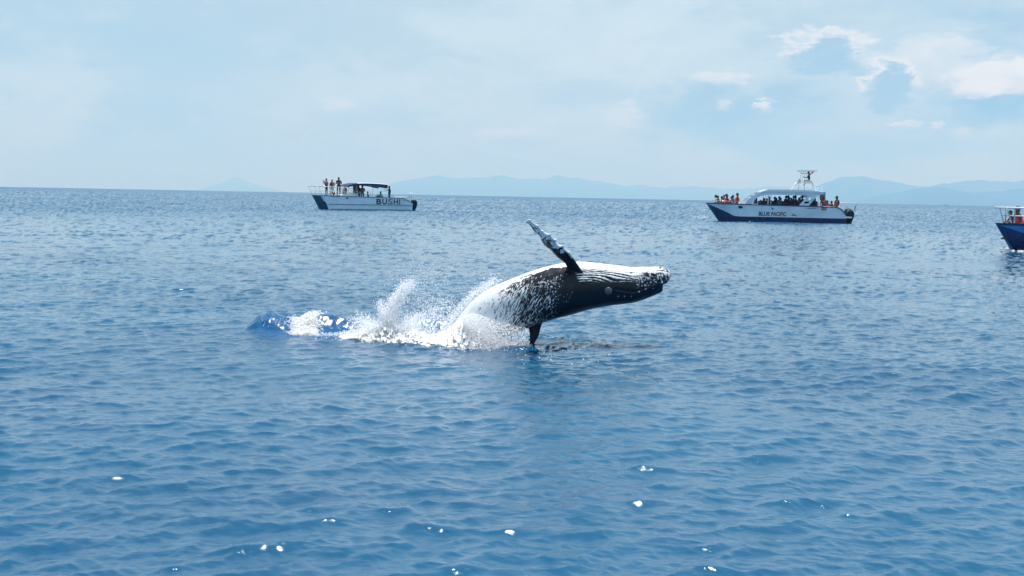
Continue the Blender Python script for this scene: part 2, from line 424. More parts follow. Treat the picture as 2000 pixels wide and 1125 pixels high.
EARTH = 6.371e6
def build_sea():
    pxr = FPX * 0.512
    dn = np.geomspace(0.35, 4.3, 26)[:-1]
    q = np.arange(pxr * CAM_H / 4.3, 0.9, -0.60)
    df = pxr * CAM_H / q
    dend = np.geomspace(df[-1] * 1.2, 30000, 26)
    D = np.concatenate([dn, df, dend])
    A = np.concatenate([np.linspace(-math.pi, R(-29), 90)[:-1], np.linspace(R(-29), R(29), 840), np.linspace(R(29), math.pi, 90)[1:-1]])
    nd, na = len(D), len(A)
    dd, aa = np.meshgrid(D, A, indexing='ij')
    # break up the rows so that far waves do not line up
    x = (dd * np.sin(aa)).ravel(); y = (dd * np.cos(aa)).ravel()
    h, dx, dy, sx, sy, sz = sea(x, y)
    r2 = x * x + y * y
    V = np.stack([x + dx, y + dy, h - r2 / (2 * EARTH)], 1)
    V = np.vstack([V, [[0, 0, 0]]])
    i = np.arange(nd - 1)[:, None]; j = np.arange(na)[None, :]; j1 = (j + 1) % na
    F = np.stack([i * na + j, i * na + j1, (i + 1) * na + j1, (i + 1) * na + j], -1).reshape(-1, 4)
    me = mesh_np('sea', V, F, True)
    # centre disc under the camera
    bm = bmesh.new(); bm.from_mesh(me); bm.verts.ensure_lookup_table()
    c = bm.verts[nd * na]
    for k in range(na):
        f = bm.faces.new((bm.verts[(k + 1) % na], bm.verts[k], c)); f.smooth = True
    bm.to_mesh(me); bm.free()
    nrm = np.stack([sx, sy, sz], 1); nrm /= np.linalg.norm(nrm, axis=1)[:, None]
    nrm = np.vstack([nrm, [[0, 0, 1]]])
    me.normals_split_custom_set_from_vertices(nrm.tolist())
    return me
def sea_mat():
    m = bpy.data.materials.new('sea_water'); m.use_nodes = True
    t = NT(m.node_tree); b = m.node_tree.nodes['Principled BSDF']
    co = t.node('ShaderNodeNewGeometry').outputs['Position']
    big = t.noise(co, 0.16, 3, 0.5)
    c = t.mix(t.smooth(big, 0.35, 0.65), (0.0002, 0.064, 0.150, 1), (0.0004, 0.082, 0.178, 1))
    # water full of fine bubbles where the whale has churned it: clear royal blue
    sp = t.node('ShaderNodeSeparateXYZ'); t.l.new(co, sp.inputs[0])
    qx = t.m('DIVIDE', t.m('ADD', sp.outputs[0], 1.75), 1.65); qy = t.m('DIVIDE', t.m('SUBTRACT', sp.outputs[1], 14.62), 0.62)
    dd = t.m('ADD', t.m('SQRT', t.m('ADD', t.m('MULTIPLY', qx, qx), t.m('MULTIPLY', qy, qy))), t.m('MULTIPLY', t.m('SUBTRACT', t.noise(co, 3.5, 4, 0.6), 0.5), 0.9))
    c = t.mix(t.smooth(dd, 1.1, 0.65), c, (0.0003, 0.075, 0.215, 1))
    t.put(b.inputs['Base Color'], c)
    b.inputs['Roughness'].default_value = 0.07; b.inputs['IOR'].default_value = 1.45; b.inputs['Specular Tint'].default_value = (0.78, 0.95, 1.0, 1); b.inputs['Coat Weight'].default_value = 0.3; b.inputs['Coat IOR'].default_value = 1.45; b.inputs['Coat Roughness'].default_value = 0.06; b.inputs['Specular IOR Level'].default_value = 0.5
    st = t.node('ShaderNodeVectorMath', operation='MULTIPLY'); t.l.new(co, st.inputs[0]); st.inputs[1].default_value = (0.8, 1.25, 1)
    n1 = t.noise(st.outputs[0], 13.0, 6, 0.6, 0.6)
    bn = t.node('ShaderNodeBump'); bn.inputs['Strength'].default_value = 0.24; bn.inputs['Distance'].default_value = 0.03
    t.put(bn.inputs['Height'], n1); t.l.new(bn.outputs[0], b.inputs['Normal']); t.l.new(bn.outputs[0], b.inputs['Coat Normal'])
    return m
MAT['sea'] = sea_mat()
tag(link('sea', build_sea(), 'sea'), 'blue open sea with small wind ripples reaching the horizon', 'sea', kind='structure')

# ------------------------------------------------------------------ far mountains (setting)
def mountain_mat():
    m = principled('wooded_mountain', (0.05, 0.085, 0.05), 0.9, 0.1)
    t = NT(m.node_tree); b = m.node_tree.nodes['Principled BSDF']
    co = t.node('ShaderNodeNewGeometry').outputs['Position']
    n = t.noise(co, 0.004, 6, 0.6)
    t.put(b.inputs['Base Color'], t.mix(t.smooth(n, 0.35, 0.7), (0.03, 0.05, 0.04, 1), (0.06, 0.08, 0.06, 1)))
    return m
MAT['mountain'] = mountain_mat()
def ridge(name, Y, prof, seed, label, depth=2600.0):
    """a range of hills: skyline heights (photo pixel, pixels above the horizon) at distance Y"""
    xs = np.array([p[0] for p in prof], float); hs = np.array([p[1] for p in prof], float)
    X = (xs - 1000) / FPX * Y; drop = Y * Y / (2 * EARTH)
    H = hs / FPX * Y + np.where(hs > 0, CAM_H, 0)
    nx, ny = 420, 33
    gx = np.linspace(X[0], X[-1], nx); gy = np.linspace(-1, 1, ny)
    gxx, gyy = np.meshgrid(gx, gy, indexing='ij')
    off = seed * 13.7
    crest = np.interp(gxx, X, H)
    crest = crest * (0.80 + 0.40 * fbm(gxx / 520 + off, gxx * 0 + off, 6, 0.62)) 
    rd = 1 - np.abs(2 * fbm(gxx / 330 + off * 3, gxx * 0 + off, 4, 0.6) - 1); crest = crest * (0.86 + 0.16 * rd)
    shape = np.clip(1 - np.abs(gyy), 0, 1) ** 0.9
    rough = fbm(gxx / 500 + off, gyy * depth / 500 + off, 5) - 0.5
    z = crest * shape * (1 + 0.9 * rough * (1 - shape)) - drop - 12 + 12 * shape
    V = np.stack([gxx, Y + gyy * depth, z], -1).reshape(-1, 3)
    i = np.arange(nx - 1)[:, None]; j = np.arange(ny - 1)[None, :]
    F = np.stack([i * ny + j, (i + 1) * ny + j, (i + 1) * ny + j + 1, i * ny + j + 1], -1).reshape(-1, 4)
    tag(link(name, mesh_np(name, V, F, True), 'mountain'), label, 'hills', kind='structure')
ridge('far_island', 27000, [(395, 0), (420, 11), (440, 22), (460, 31), (478, 24), (500, 17), (525, 10), (550, 5), (590, 0)], 1,
      'faint blue peaked island alone on the hazy horizon')
ridge('mountain_range', 21000, [(660, 0), (710, 8), (745, 17), (775, 25), (800, 30), (830, 35), (860, 38), (900, 36), (930, 38), (960, 41), (1000, 39), (1030, 34), (1060, 39), (1085, 44), (1110, 41), (1150, 33),
      (1200, 30), (1250, 29), (1300, 27), (1340, 29), (1400, 24), (1450, 27), (1500, 32), (1550, 34), (1620, 30), (1700, 26), (1800, 20), (1950, 0)], 2,
      'long pale blue mountain range on the hazy horizon', 3000)
ridge('nearer_mountains', 15500, [(1480, 0), (1530, 14), (1580, 28), (1610, 41), (1640, 49), (1665, 51), (1690, 54), (1715, 50), (1740, 48), (1770, 42), (1800, 41), (1830, 44), (1860, 48), (1885, 51),
      (1910, 51), (1950, 48), (1990, 51), (2040, 46), (2120, 52), (2250, 40), (2400, 0)], 3,
      'hazy blue mountains rising behind the tower boat', 2200)
ridge('headland', 11500, [(1650, 0), (1700, 10), (1740, 22), (1770, 31), (1800, 36), (1825, 37), (1850, 34), (1880, 29), (1910, 28), (1950, 32), (1985, 37), (2040, 40), (2120, 34), (2250, 20), (2400, 0)], 4,
      'darker blue headland low before the hazy mountains', 1800)

# ------------------------------------------------------------------ haze
def build_haze():
    bm = box(-31000, 31000, -31000, 31000, -90, 560)
    o = bm_obj('haze', bm, None)
    m = bpy.data.materials.new('haze_air'); m.use_nodes = True; t = NT(m.node_tree); t.n.clear()
    oo = t.node('ShaderNodeOutputMaterial'); v = t.node('ShaderNodeVolumePrincipled')
    v.inputs['Color'].default_value = (0.22, 0.48, 0.87, 1); v.inputs['Absorption Color'].default_value = (0.79, 0.63, 0.0, 1)
    v.inputs['Density'].default_value = 2.05e-4
    v.inputs['Anisotropy'].default_value = 0.1
    t.l.new(v.outputs[0], oo.inputs['Volume'])
    o.data.materials.append(m)
    tag(o, 'thin pale sea haze filling the air', 'haze', kind='stuff')
build_haze()

# ------------------------------------------------------------------ the whale
WY = 14.0
def catmull(P, n):
    P = np.asarray(P, float); k = len(P)
    Q = np.vstack([2 * P[0] - P[1], P, 2 * P[-1] - P[-2]])
    t = np.linspace(0, k - 1 - 1e-9, n); i = t.astype(int); f = (t - i)[:, None]
    a, b, c, d = Q[i], Q[i + 1], Q[i + 2], Q[i + 3]
    return 0.5 * (2 * b + (c - a) * f + (2 * a - 5 * b + 4 * c - d) * f ** 2 + (3 * b - a - 3 * c + d) * f ** 3)
def grid_faces(nr, nc, closed=True):
    i = np.arange(nr - 1)[:, None]; j = np.arange(nc if closed else nc - 1)[None, :]; j1 = (j + 1) % nc
    return np.stack([i * nc + j, i * nc + j1, (i + 1) * nc + j1, (i + 1) * nc + j], -1).reshape(-1, 4)
WHALE_MID = [  # photo x, y of the body's middle line, half thickness in photo pixels
    (1302.5, 552, 4), (1300, 549, 13), (1295, 545, 21.5), (1283, 546.5, 26.5), (1260, 551.5, 31), (1231, 556.5, 35.5), (1182, 557, 41.5), (1144, 558.5, 47.5), (1118, 562, 50.5),
    (1092, 568, 51.5), (1066, 574.5, 51.5), (1025, 589, 51), (992, 602, 50.5), (966, 615, 49), (944, 632, 46), (922, 655, 42), (898, 690, 36), (872, 735, 28), (838, 785, 19), (795, 830, 11), (752, 858, 6)]
def build_whale():
    pts = []
    for (x, y, r) in WHALE_MID:
        p = at(x, y, WY); pts.append((p.x, p.y, p.z, r / FPX * (WY - 0.0), x))
    C = catmull(pts, 520); nr, nc = len(C), 160
    P = C[:, :3]; rad = np.maximum(C[:, 3], 0.004); PX = C[:, 4]
    T = np.gradient(P, axis=0); T /= np.linalg.norm(T, axis=1)[:, None]
    B = np.array([0, 1.0, 0]); N = np.cross(B, T); N /= np.linalg.norm(N, axis=1)[:, None]
    N *= np.sign(N[:, 2:3] + 1e-9)
    # keep the normal continuous along the plunge
    for i in range(1, nr):
        if np.dot(N[i], N[i - 1]) < 0: N[i] *= -1
    th = np.linspace(0, 2 * np.pi, nc, endpoint=False)
    flat = 0.92 - 0.10 * sstep(PX, 1180, 1290)        # head a little narrower than deep
    V = P[:, None, :] + rad[:, None, None] * (N[:, None, :] * np.cos(th)[None, :, None] - B[None, None, :] * (np.sin(th)[None, :, None] * flat[:, None, None]))
    V = V.reshape(-1, 3); F = grid_faces(nr, nc)
    body_px = np.repeat(PX, nc); body_th = np.tile(np.degrees(th), nr)
    params = [np.stack([body_px, body_th, np.zeros(len(V))], 1)]
    allV = [V]; tris = [F]; n0 = len(V)
    # end caps
    caps = [list(range(nc))[::-1], list(range((nr - 1) * nc, nr * nc))]

    def blade(points, halfpx, chord_y, thick, code, Yp, bumps=0.0):
        nonlocal n0
        ctr = np.array([list(at(x, y, yy)) for (x, y), yy in zip(points, Yp)]); hw = np.array(halfpx, float) / FPX * WY
        Q = catmull(np.hstack([ctr, hw[:, None]]), 150); p = Q[:, :3]; a = np.maximum(Q[:, 3], 0.003)
        t = np.gradient(p, axis=0); t /= np.linalg.norm(t, axis=1)[:, None]
        inpl = np.cross(np.array([0, 1.0, 0]), t); inpl /= np.linalg.norm(inpl, axis=1)[:, None]
        inpl *= np.sign(inpl[:, 0:1] + 1e-9)                      # leading edge towards +x
        cd = inpl * math.sqrt(1 - chord_y ** 2) + np.array([0, -1.0, 0]) * chord_y; cd /= np.linalg.norm(cd, axis=1)[:, None]
        nn = np.cross(t, cd); nn /= np.linalg.norm(nn, axis=1)[:, None]
        m = 40; ph = np.linspace(0, 2 * np.pi, m, endpoint=False)
        c = a / math.sqrt(1 - chord_y ** 2)
        s = np.linspace(0, 1, len(p))
        bump = 1 + bumps * np.maximum(0, np.sin(s * 2 * np.pi * 8.5)) ** 2 * sstep(s, 0.22, 0.35)
        cc = c[:, None] * np.where(np.cos(ph)[None, :] > 0, bump[:, None], 1.0) * np.cos(ph)[None, :]
        tk = np.interp(s, [0, 0.5, 1], thick)[:, None] * np.sin(ph)[None, :]
        Vb = (p[:, None, :] + cd[:, None, :] * cc[:, :, None] + nn[:, None, :] * tk[:, :, None]).reshape(-1, 3)
        allV.append(Vb); tris.append(grid_faces(len(p), m) + n0)
        caps.append([n0 + q for q in range(m)][::-1]); caps.append([n0 + (len(p) - 1) * m + q for q in range(m)])
        params.append(np.stack([np.repeat(s, m), np.tile(np.degrees(ph), len(p)), np.full(len(Vb), code)], 1))
        n0 += len(Vb)
    # raised flipper, dorsal fin, the other flipper on the far side, tail flukes under water
    blade([(1126, 546), (1121, 529), (1114, 513), (1104.5, 501), (1093, 491.5), (1082, 482), (1072, 472), (1064, 463.5), (1057, 456), (1049, 448.5), (1040, 439), (1030, 430.5)],
          [17, 12.5, 8.5, 10.5, 10.5, 8.0, 10.5, 8.5, 4.2, 6.0, 4.0, 3.2], 0.80, [0.040, 0.026, 0.012], 1,
          [13.95, 13.86, 13.76] + list(np.linspace(13.70, 13.42, 9)), 0.42)
    blade([(1043, 612), (1042, 628), (1044, 640), (1043, 652), (1039.5, 665), (1036, 679)], [30, 22, 12.5, 10, 7, 2], 0.25, [0.05, 0.022, 0.008], 2, [WY] * 6)
    blade([(1122, 545), (1116, 548), (1108, 552), (1096, 556), (1080, 560), (1060, 566)], [14, 10, 9, 9, 8, 3], 0.8, [0.04, 0.026, 0.012], 3, [14.2, 14.35, 14.5, 14.65, 14.8, 15.0], 0.3)
    for sg in (-1, 1):
        blade([(790, 835), (765, 858), (745, 872), (725, 890), (700, 905)], [10, 22, 24, 18, 3], 0.1, [0.025, 0.015, 0.006], 3, [WY, WY + sg * 0.15, WY + sg * 0.35, WY + sg * 0.6, WY + sg * 0.85])
    Vall = np.vstack(allV); PAR = np.vstack(params)
    bm = bmesh.new(); bv = [bm.verts.new(v) for v in Vall]
    for F_ in tris:
        for f in F_: bm.faces.new([bv[q] for q in f])
    for c in caps: bm.faces.new([bv[q] for q in c])
    bmesh.ops.recalc_face_normals(bm, faces=bm.faces)
    raw = bpy.data.meshes.new('raw'); bm.to_mesh(raw); bm.free()
    tmp = bpy.data.objects.new('tmp', raw); COL.objects.link(tmp)
    rm = tmp.modifiers.new('r', 'REMESH'); rm.mode = 'VOXEL'; rm.voxel_size = 0.0078; rm.adaptivity = 0
    sm = tmp.modifiers.new('s', 'SMOOTH'); sm.factor = 0.5; sm.iterations = 4
    me = bpy.data.meshes.new_from_object(tmp.evaluated_get(bpy.context.evaluated_depsgraph_get()))
    bpy.data.objects.remove(tmp)
    nv = len(me.vertices); co = np.empty(nv * 3, np.float32); me.vertices.foreach_get('co', co); co = co.reshape(-1, 3)
    no = np.empty(nv * 3, np.float32); me.vertices.foreach_get('normal', no); no = no.reshape(-1, 3)
    kd = kdtree.KDTree(len(Vall))
    for i, v in enumerate(Vall): kd.insert(v, i)
    kd.balance()
    idx = np.array([kd.find(c)[1] for c in co])
    par = PAR[idx]; px, t, code = par[:, 0], par[:, 1], par[:, 2]
    isb = code < 0.5; t = np.where(t > 180, 360 - t, t)         # same on both flanks
    # finer position along the body from the true position
    ax = (co[:, 0] * 1.0)
    white = np.zeros(nv); disp = np.zeros(nv)
    # white belly: limit angle from the belly midline, by place along the body
    lim = np.interp(px, [900, 935, 955, 985, 1020, 1060, 1095, 1118, 1135, 1160, 1231, 1262, 1285, 1303], [120, 112, 86, 56, 34, 24, 24, 30, 42, 43, 45, 46, 55, 62])
    arc = np.interp(px, PX[::-1], (rad)[::-1]) * np.radians(t)     # metres round the flank
    wob = (fbm(co[:, 0] / 0.05 + 50, arc / 0.03 + 9, 3) - 0.5)
    rear = 1 - sstep(px, 985, 1070)
    white = np.maximum(white, sstep(lim + wob * (16 + 50 * rear) - t, -2, 3))
    # throat pleats: dark grooves between pale ridges
    pl_zone = sstep(px, 1122, 1134) * (1 - sstep(px, 1236, 1275)) 
    droop = 12 * np.exp(-((px - 1192) / 26) ** 2) * sstep(t, 55, 80)      # the pleats bend round the eye
    tt = t + droop * -1 + 11 * sstep(px, 1170, 1245)* sstep(t, 40, 60) * -1 
    ph = (tt / 5.7) % 1.0
    gr = np.exp(-((ph - 0.5) / 0.20) ** 2)
    in_pl = pl_zone * (1 - sstep(t, 80, 90)) * isb
    disp -= 0.0060 * gr * in_pl
    stripe = sstep(0.62 - np.abs(ph - 0.0 - (ph > 0.5)) * 2.0, 0.05, 0.3)
    fade = 1 - 0.75 * sstep(t, 62, 84)
    white = np.where((t > lim - 3) & (in_pl > 0.2), np.maximum(white * (1 - sstep(t, lim - 3, lim + 3)), stripe * fade * in_pl), white)
    # small pale flecks on flank and chin: mottled skin and painted-in water glints
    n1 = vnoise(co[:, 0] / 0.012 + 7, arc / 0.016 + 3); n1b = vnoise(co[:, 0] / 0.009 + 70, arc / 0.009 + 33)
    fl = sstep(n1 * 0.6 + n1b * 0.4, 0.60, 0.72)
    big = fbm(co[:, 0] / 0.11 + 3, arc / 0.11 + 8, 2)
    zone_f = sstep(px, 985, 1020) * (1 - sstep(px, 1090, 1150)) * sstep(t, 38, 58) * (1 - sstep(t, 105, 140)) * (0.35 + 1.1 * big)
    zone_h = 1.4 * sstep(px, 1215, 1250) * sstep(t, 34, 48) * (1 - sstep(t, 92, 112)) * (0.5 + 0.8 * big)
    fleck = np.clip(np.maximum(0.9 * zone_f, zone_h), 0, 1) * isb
    dark_h = sstep(px, 1245, 1285) * sstep(vnoise(co[:, 0] / 0.02 + 1, arc / 0.015 + 13), 0.48, 0.62) * isb
    white = white * (1 - 0.85 * dark_h * (t < 75))
    # water streaming off the rear flank in streaks
    st = vnoise(co[:, 0] / 0.016 + co[:, 2] * 9 + 21, co[:, 2] / 0.075 + 5) * 0.65 + vnoise(co[:, 0] / 0.009 + co[:, 2] * 14, co[:, 2] / 0.05) * 0.35
    dens = np.interp(px, [915, 945, 965, 985, 1010, 1040, 1075, 1112], [1.0, 0.85, 0.72, 0.62, 0.54, 0.44, 0.24, 0.0]) * (0.7 + 0.6 * big)
    stream = np.clip(dens, 0, 1) * isb * (0.6 + 0.4 * sstep(t, 15, 45))
    white = white * (1 - 0.8 * isb * (1 - sstep(px, 985, 1020)) * sstep(t, 30, 60) * sstep(px, 915, 940))
    # flippers and dorsal fin
    fin = code == 1
    fn = 0.5 * fbm(co[:, 0] / 0.045 + 5, co[:, 2] / 0.045, 3) + 0.5 * vnoise(co[:, 0] / 0.014 + 15, co[:, 2] / 0.014)
    lead = np.cos(np.radians(par[:, 1]))
    wf = sstep(fn + 0.35 * lead * sstep(par[:, 0], 0.2, 0.4) + 0.30 * sstep(par[:, 0], 0.35, 0.7) - 0.25 * (par[:, 0] < 0.2), 0.72, 0.86)
    wf = np.maximum(wf, 0.85 * sstep(lead, 0.75, 0.95) * sstep(par[:, 0], 0.18, 0.26))
    white = np.where(fin, wf, white); white = np.where(code >= 2, np.where(code == 2, 0, 0.3 * fl), white)
    # the root of the flipper and the armpit stay black
    # mouth line, tubercles
    mth = 97 + 13 * np.exp(-((px - 1238) / 26) ** 2)
    disp -= 0.010 * np.exp(-((t - mth) / 2.6) ** 2) * sstep(px, 1196, 1206) * isb
    disp += 0.006 * np.exp(-((t - mth - 6) / 4) ** 2) * sstep(px, 1196, 1206) * isb
    for kx, kt in [(1205, 118), (1217, 121), (1229, 122), (1243, 112), (1256, 108), (1270, 115), (1250, 135), (1265, 140), (1282, 125), (1230, 145), (1290, 100), (1288, 70), (1280, 60)]:
        g = np.exp(-(((px - kx) / 2.2) ** 2 + ((t - kt) / 3.2) ** 2)) * isb
        disp += 0.012 * g; white = np.maximum(white, 0.75 * sstep(g, 0.45, 0.8) * (kt < 123))
    disp += 0.0035 * (fbm(co[:, 0] / 0.05, arc / 0.05, 3) - 0.5) * isb
    disp += 0.006 * (vnoise(co[:, 0] / 0.018, co[:, 2] / 0.018) - 0.4) * fin
    co2 = co + no * disp[:, None]
    me.vertices.foreach_set('co', co2.astype(np.float32).ravel()); me.update()
    me.polygons.foreach_set('use_smooth', np.full(len(me.polygons), True))
    at_ = me.attributes.new('pale', 'FLOAT', 'POINT'); at_.data.foreach_set('value', np.clip(white, 0, 1).astype(np.float32))
    at3 = me.attributes.new('stream', 'FLOAT', 'POINT'); at3.data.foreach_set('value', stream.astype(np.float32))
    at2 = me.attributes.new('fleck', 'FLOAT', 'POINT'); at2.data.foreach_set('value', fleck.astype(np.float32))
    return me, (P, rad, PX, N)
def whale_mat():
    m = bpy.data.materials.new('whale_skin'); m.use_nodes = True
    t = NT(m.node_tree); b = m.node_tree.nodes['Principled BSDF']
    a = t.node('ShaderNodeAttribute', attribute_name='pale').outputs['Fac']
    co = t.node('ShaderNodeTexCoord').outputs['Object']
    n = t.noise(co, 26.0, 5, 0.6)
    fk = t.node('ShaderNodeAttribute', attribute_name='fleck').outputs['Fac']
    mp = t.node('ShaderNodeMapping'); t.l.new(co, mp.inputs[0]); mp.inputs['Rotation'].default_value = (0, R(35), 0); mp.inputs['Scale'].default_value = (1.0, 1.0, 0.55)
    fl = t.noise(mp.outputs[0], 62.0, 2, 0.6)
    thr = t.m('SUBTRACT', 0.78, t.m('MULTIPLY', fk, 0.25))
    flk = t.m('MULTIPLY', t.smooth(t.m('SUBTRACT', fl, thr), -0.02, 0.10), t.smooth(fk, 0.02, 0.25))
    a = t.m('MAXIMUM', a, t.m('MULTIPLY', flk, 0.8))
    sm_ = t.node('ShaderNodeAttribute', attribute_name='stream').outputs['Fac']
    mp2 = t.node('ShaderNodeMapping'); mp2.vector_type = 'TEXTURE'; t.l.new(co, mp2.inputs[0]); mp2.inputs['Rotation'].default_value = (0, R(28), 0); mp2.inputs['Scale'].default_value = (0.013, 0.03, 0.075)
    sn_ = t.noise(mp2.outputs[0], 1.0, 3, 0.6, 0.4)
    sthr = t.m('SUBTRACT', 0.76, t.m('MULTIPLY', sm_, 0.52))
    stk = t.m('MULTIPLY', t.smooth(t.m('SUBTRACT', sn_, sthr), -0.09, 0.13), t.smooth(sm_, 0.02, 0.15))
    a = t.m('MAXIMUM', a, t.m('MULTIPLY', stk, 0.92))
    f = t.m('ADD', a, t.m('MULTIPLY', t.m('SUBTRACT', n, 0.5), 0.35), clamp=True)
    dk = t.mix(n, (0.004, 0.006, 0.012, 1), (0.014, 0.019, 0.032, 1))
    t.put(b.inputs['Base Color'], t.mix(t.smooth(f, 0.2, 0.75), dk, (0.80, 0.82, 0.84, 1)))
    t.put(b.inputs['Roughness'], t.m('ADD', 0.30, t.m('MULTIPLY', f, 0.25))); b.inputs['Specular IOR Level'].default_value = 0.28
    bn = t.node('ShaderNodeBump'); bn.inputs['Strength'].default_value = 0.25; bn.inputs['Distance'].default_value = 0.01
    t.put(bn.inputs['Height'], t.noise(co, 45.0, 4, 0.6)); t.l.new(bn.outputs[0], b.inputs['Normal'])
    return m
MAT['whale'] = whale_mat()
wme, WH = build_whale()
base = at(960, 672, WY)
whale = thing('whale', 'black humpback whale calf with white belly breaching on its back, flipper raised', 'whale', (base.x, WY, 0))
wb = link('body', wme, 'whale'); wb.parent = whale; wb.matrix_parent_inverse = Matrix.Translation(-Vector((base.x, WY, 0)))
def under(o, parent):
    """part built in world coordinates"""
    o.parent = parent; bpy.context.view_layer.update(); o.matrix_parent_inverse = parent.matrix_world.inverted(); return o
# eye: glassy ball in a ring of lid folds
ep = at(1188, 568.5, WY - 0.232)
bm = bmesh.new(); bmesh.ops.create_uvsphere(bm, u_segments=24, v_segments=16, radius=0.044)
for v in bm.verts: v.co.y *= 0.45
bmesh.ops.translate(bm, verts=bm.verts, vec=ep)
eye = under(bm_obj('eye', bm, 'eye_grey', None, True), whale)
bm = bmesh.new()
for rr, tr in ((0.049, 0.006), (0.066, 0.005)):
    tube_bm([ep + Vector((math.cos(a) * rr, 0.012 + (rr - 0.049) * 0.6, math.sin(a) * rr * 0.92)) for a in np.linspace(R(15), R(165), 16)], tr, 6, bm)
under(bm_obj('eyelid', bm, 'whale', None, True), whale)

# ------------------------------------------------------------------ white water thrown up by the whale
OCTA_V = np.array([[1, 0, 0], [-1, 0, 0], [0, 1, 0], [0, -1, 0], [0, 0, 1], [0, 0, -1]], float)
OCTA_F = np.array([[0, 2, 4], [2, 1, 4], [1, 3, 4], [3, 0, 4], [2, 0, 5], [1, 2, 5], [3, 1, 5], [0, 3, 5]])
def drops_mesh(name, P, r, stretch=None):
    """one mesh of many small irregular drops at P with radii r, drawn out along stretch"""
    P = np.asarray(P, float); n = len(P); g = np.random.default_rng(len(name) + n)
    q = g.normal(size=(n, 4)); q /= np.linalg.norm(q, axis=1)[:, None]; w_, x, y, z = q.T
    Rm = np.stack([np.stack([1 - 2 * (y * y + z * z), 2 * (x * y - z * w_), 2 * (x * z + y * w_)], -1),
                   np.stack([2 * (x * y + z * w_), 1 - 2 * (x * x + z * z), 2 * (y * z - x * w_)], -1),
                   np.stack([2 * (x * z - y * w_), 2 * (y * z + x * w_), 1 - 2 * (x * x + y * y)], -1)], 1)
    ax = OCTA_V[None] * (0.7 + 0.6 * g.random((n, 6, 1)))
    v = np.einsum('nij,nkj->nki', Rm, ax) * np.asarray(r)[:, None, None]
    if stretch is not None:
        s = np.asarray(stretch); k = np.einsum('nki,ni->nk', v, s / (np.linalg.norm(s, axis=1)[:, None] + 1e-9))
        v = v + k[:, :, None] * s[:, None, :]
    V = (v + P[:, None, :]).reshape(-1, 3); F = (OCTA_F[None] + (np.arange(n) * 6)[:, None, None]).reshape(-1, 3)
    me = mesh_np(name, V, F, True)
    # light scatters on through a cloud of drops: each is lit by the open sky and sun, whichever way its facets point
    nn = v / (np.linalg.norm(v, axis=2, keepdims=True) + 1e-9) * 0.9 + np.array(SUN_DIR)[None, None] * 0.6
    nn = nn.reshape(-1, 3); nn /= np.linalg.norm(nn, axis=1)[:, None]
    me.normals_split_custom_set_from_vertices(nn.tolist())
    return me
def cloud_along(path, n, g, s0, s1, Y, ys, bias=1.0):
    """points scattered about a photo-pixel path at distance Y; spread grows from s0 to s1 pixels"""
    p = np.array(path, float); seg = np.r_[0, np.cumsum(np.linalg.norm(np.diff(p, axis=0), axis=1))]; seg /= seg[-1]
    t = g.random(n) ** bias
    cx = np.interp(t, seg, p[:, 0]); cy = np.interp(t, seg, p[:, 1]); sp = s0 + (s1 - s0) * t
    cx = cx + g.normal(size=n) * sp; cy = cy + g.normal(size=n) * sp * 0.9
    yy = Y + g.normal(size=n) * ys
    return cx, cy, yy, t
def world_pts(cx, cy, yy):
    d = np.array(fwd)[None] + np.array(rgt)[None] * ((cx - 1000) / FPX)[:, None] + np.array(upv)[None] * ((562.5 - cy) / FPX)[:, None]
    return np.array([0, 0, CAM_H])[None] + d * (yy / d[:, 1])[:, None]
SURF_T = np.array([(560, 656), (610, 657), (690, 655), (750, 659), (800, 665), (850, 671), (900, 678), (960, 678), (1010, 675), (1060, 676)], float)
# outline of the white mass: photo x, top y, lower y
MASS = np.array([(570, 650, 655), (578, 650, 657), (592, 650, 659), (606, 650, 659), (618, 651, 658), (650, 651, 657), (682, 647, 657), (705, 638, 659), (728, 632, 661), (745, 628, 662), (757, 622, 663), (768, 628, 664),
                 (780, 636, 665), (795, 634, 667), (812, 641, 669), (832, 650, 671), (852, 651, 673), (870, 645, 675), (885, 633, 677), (902, 622, 678), (925, 632, 678), (950, 648, 678), (980, 664, 677), (1005, 668, 676)], float)
g = np.random.default_rng(21)
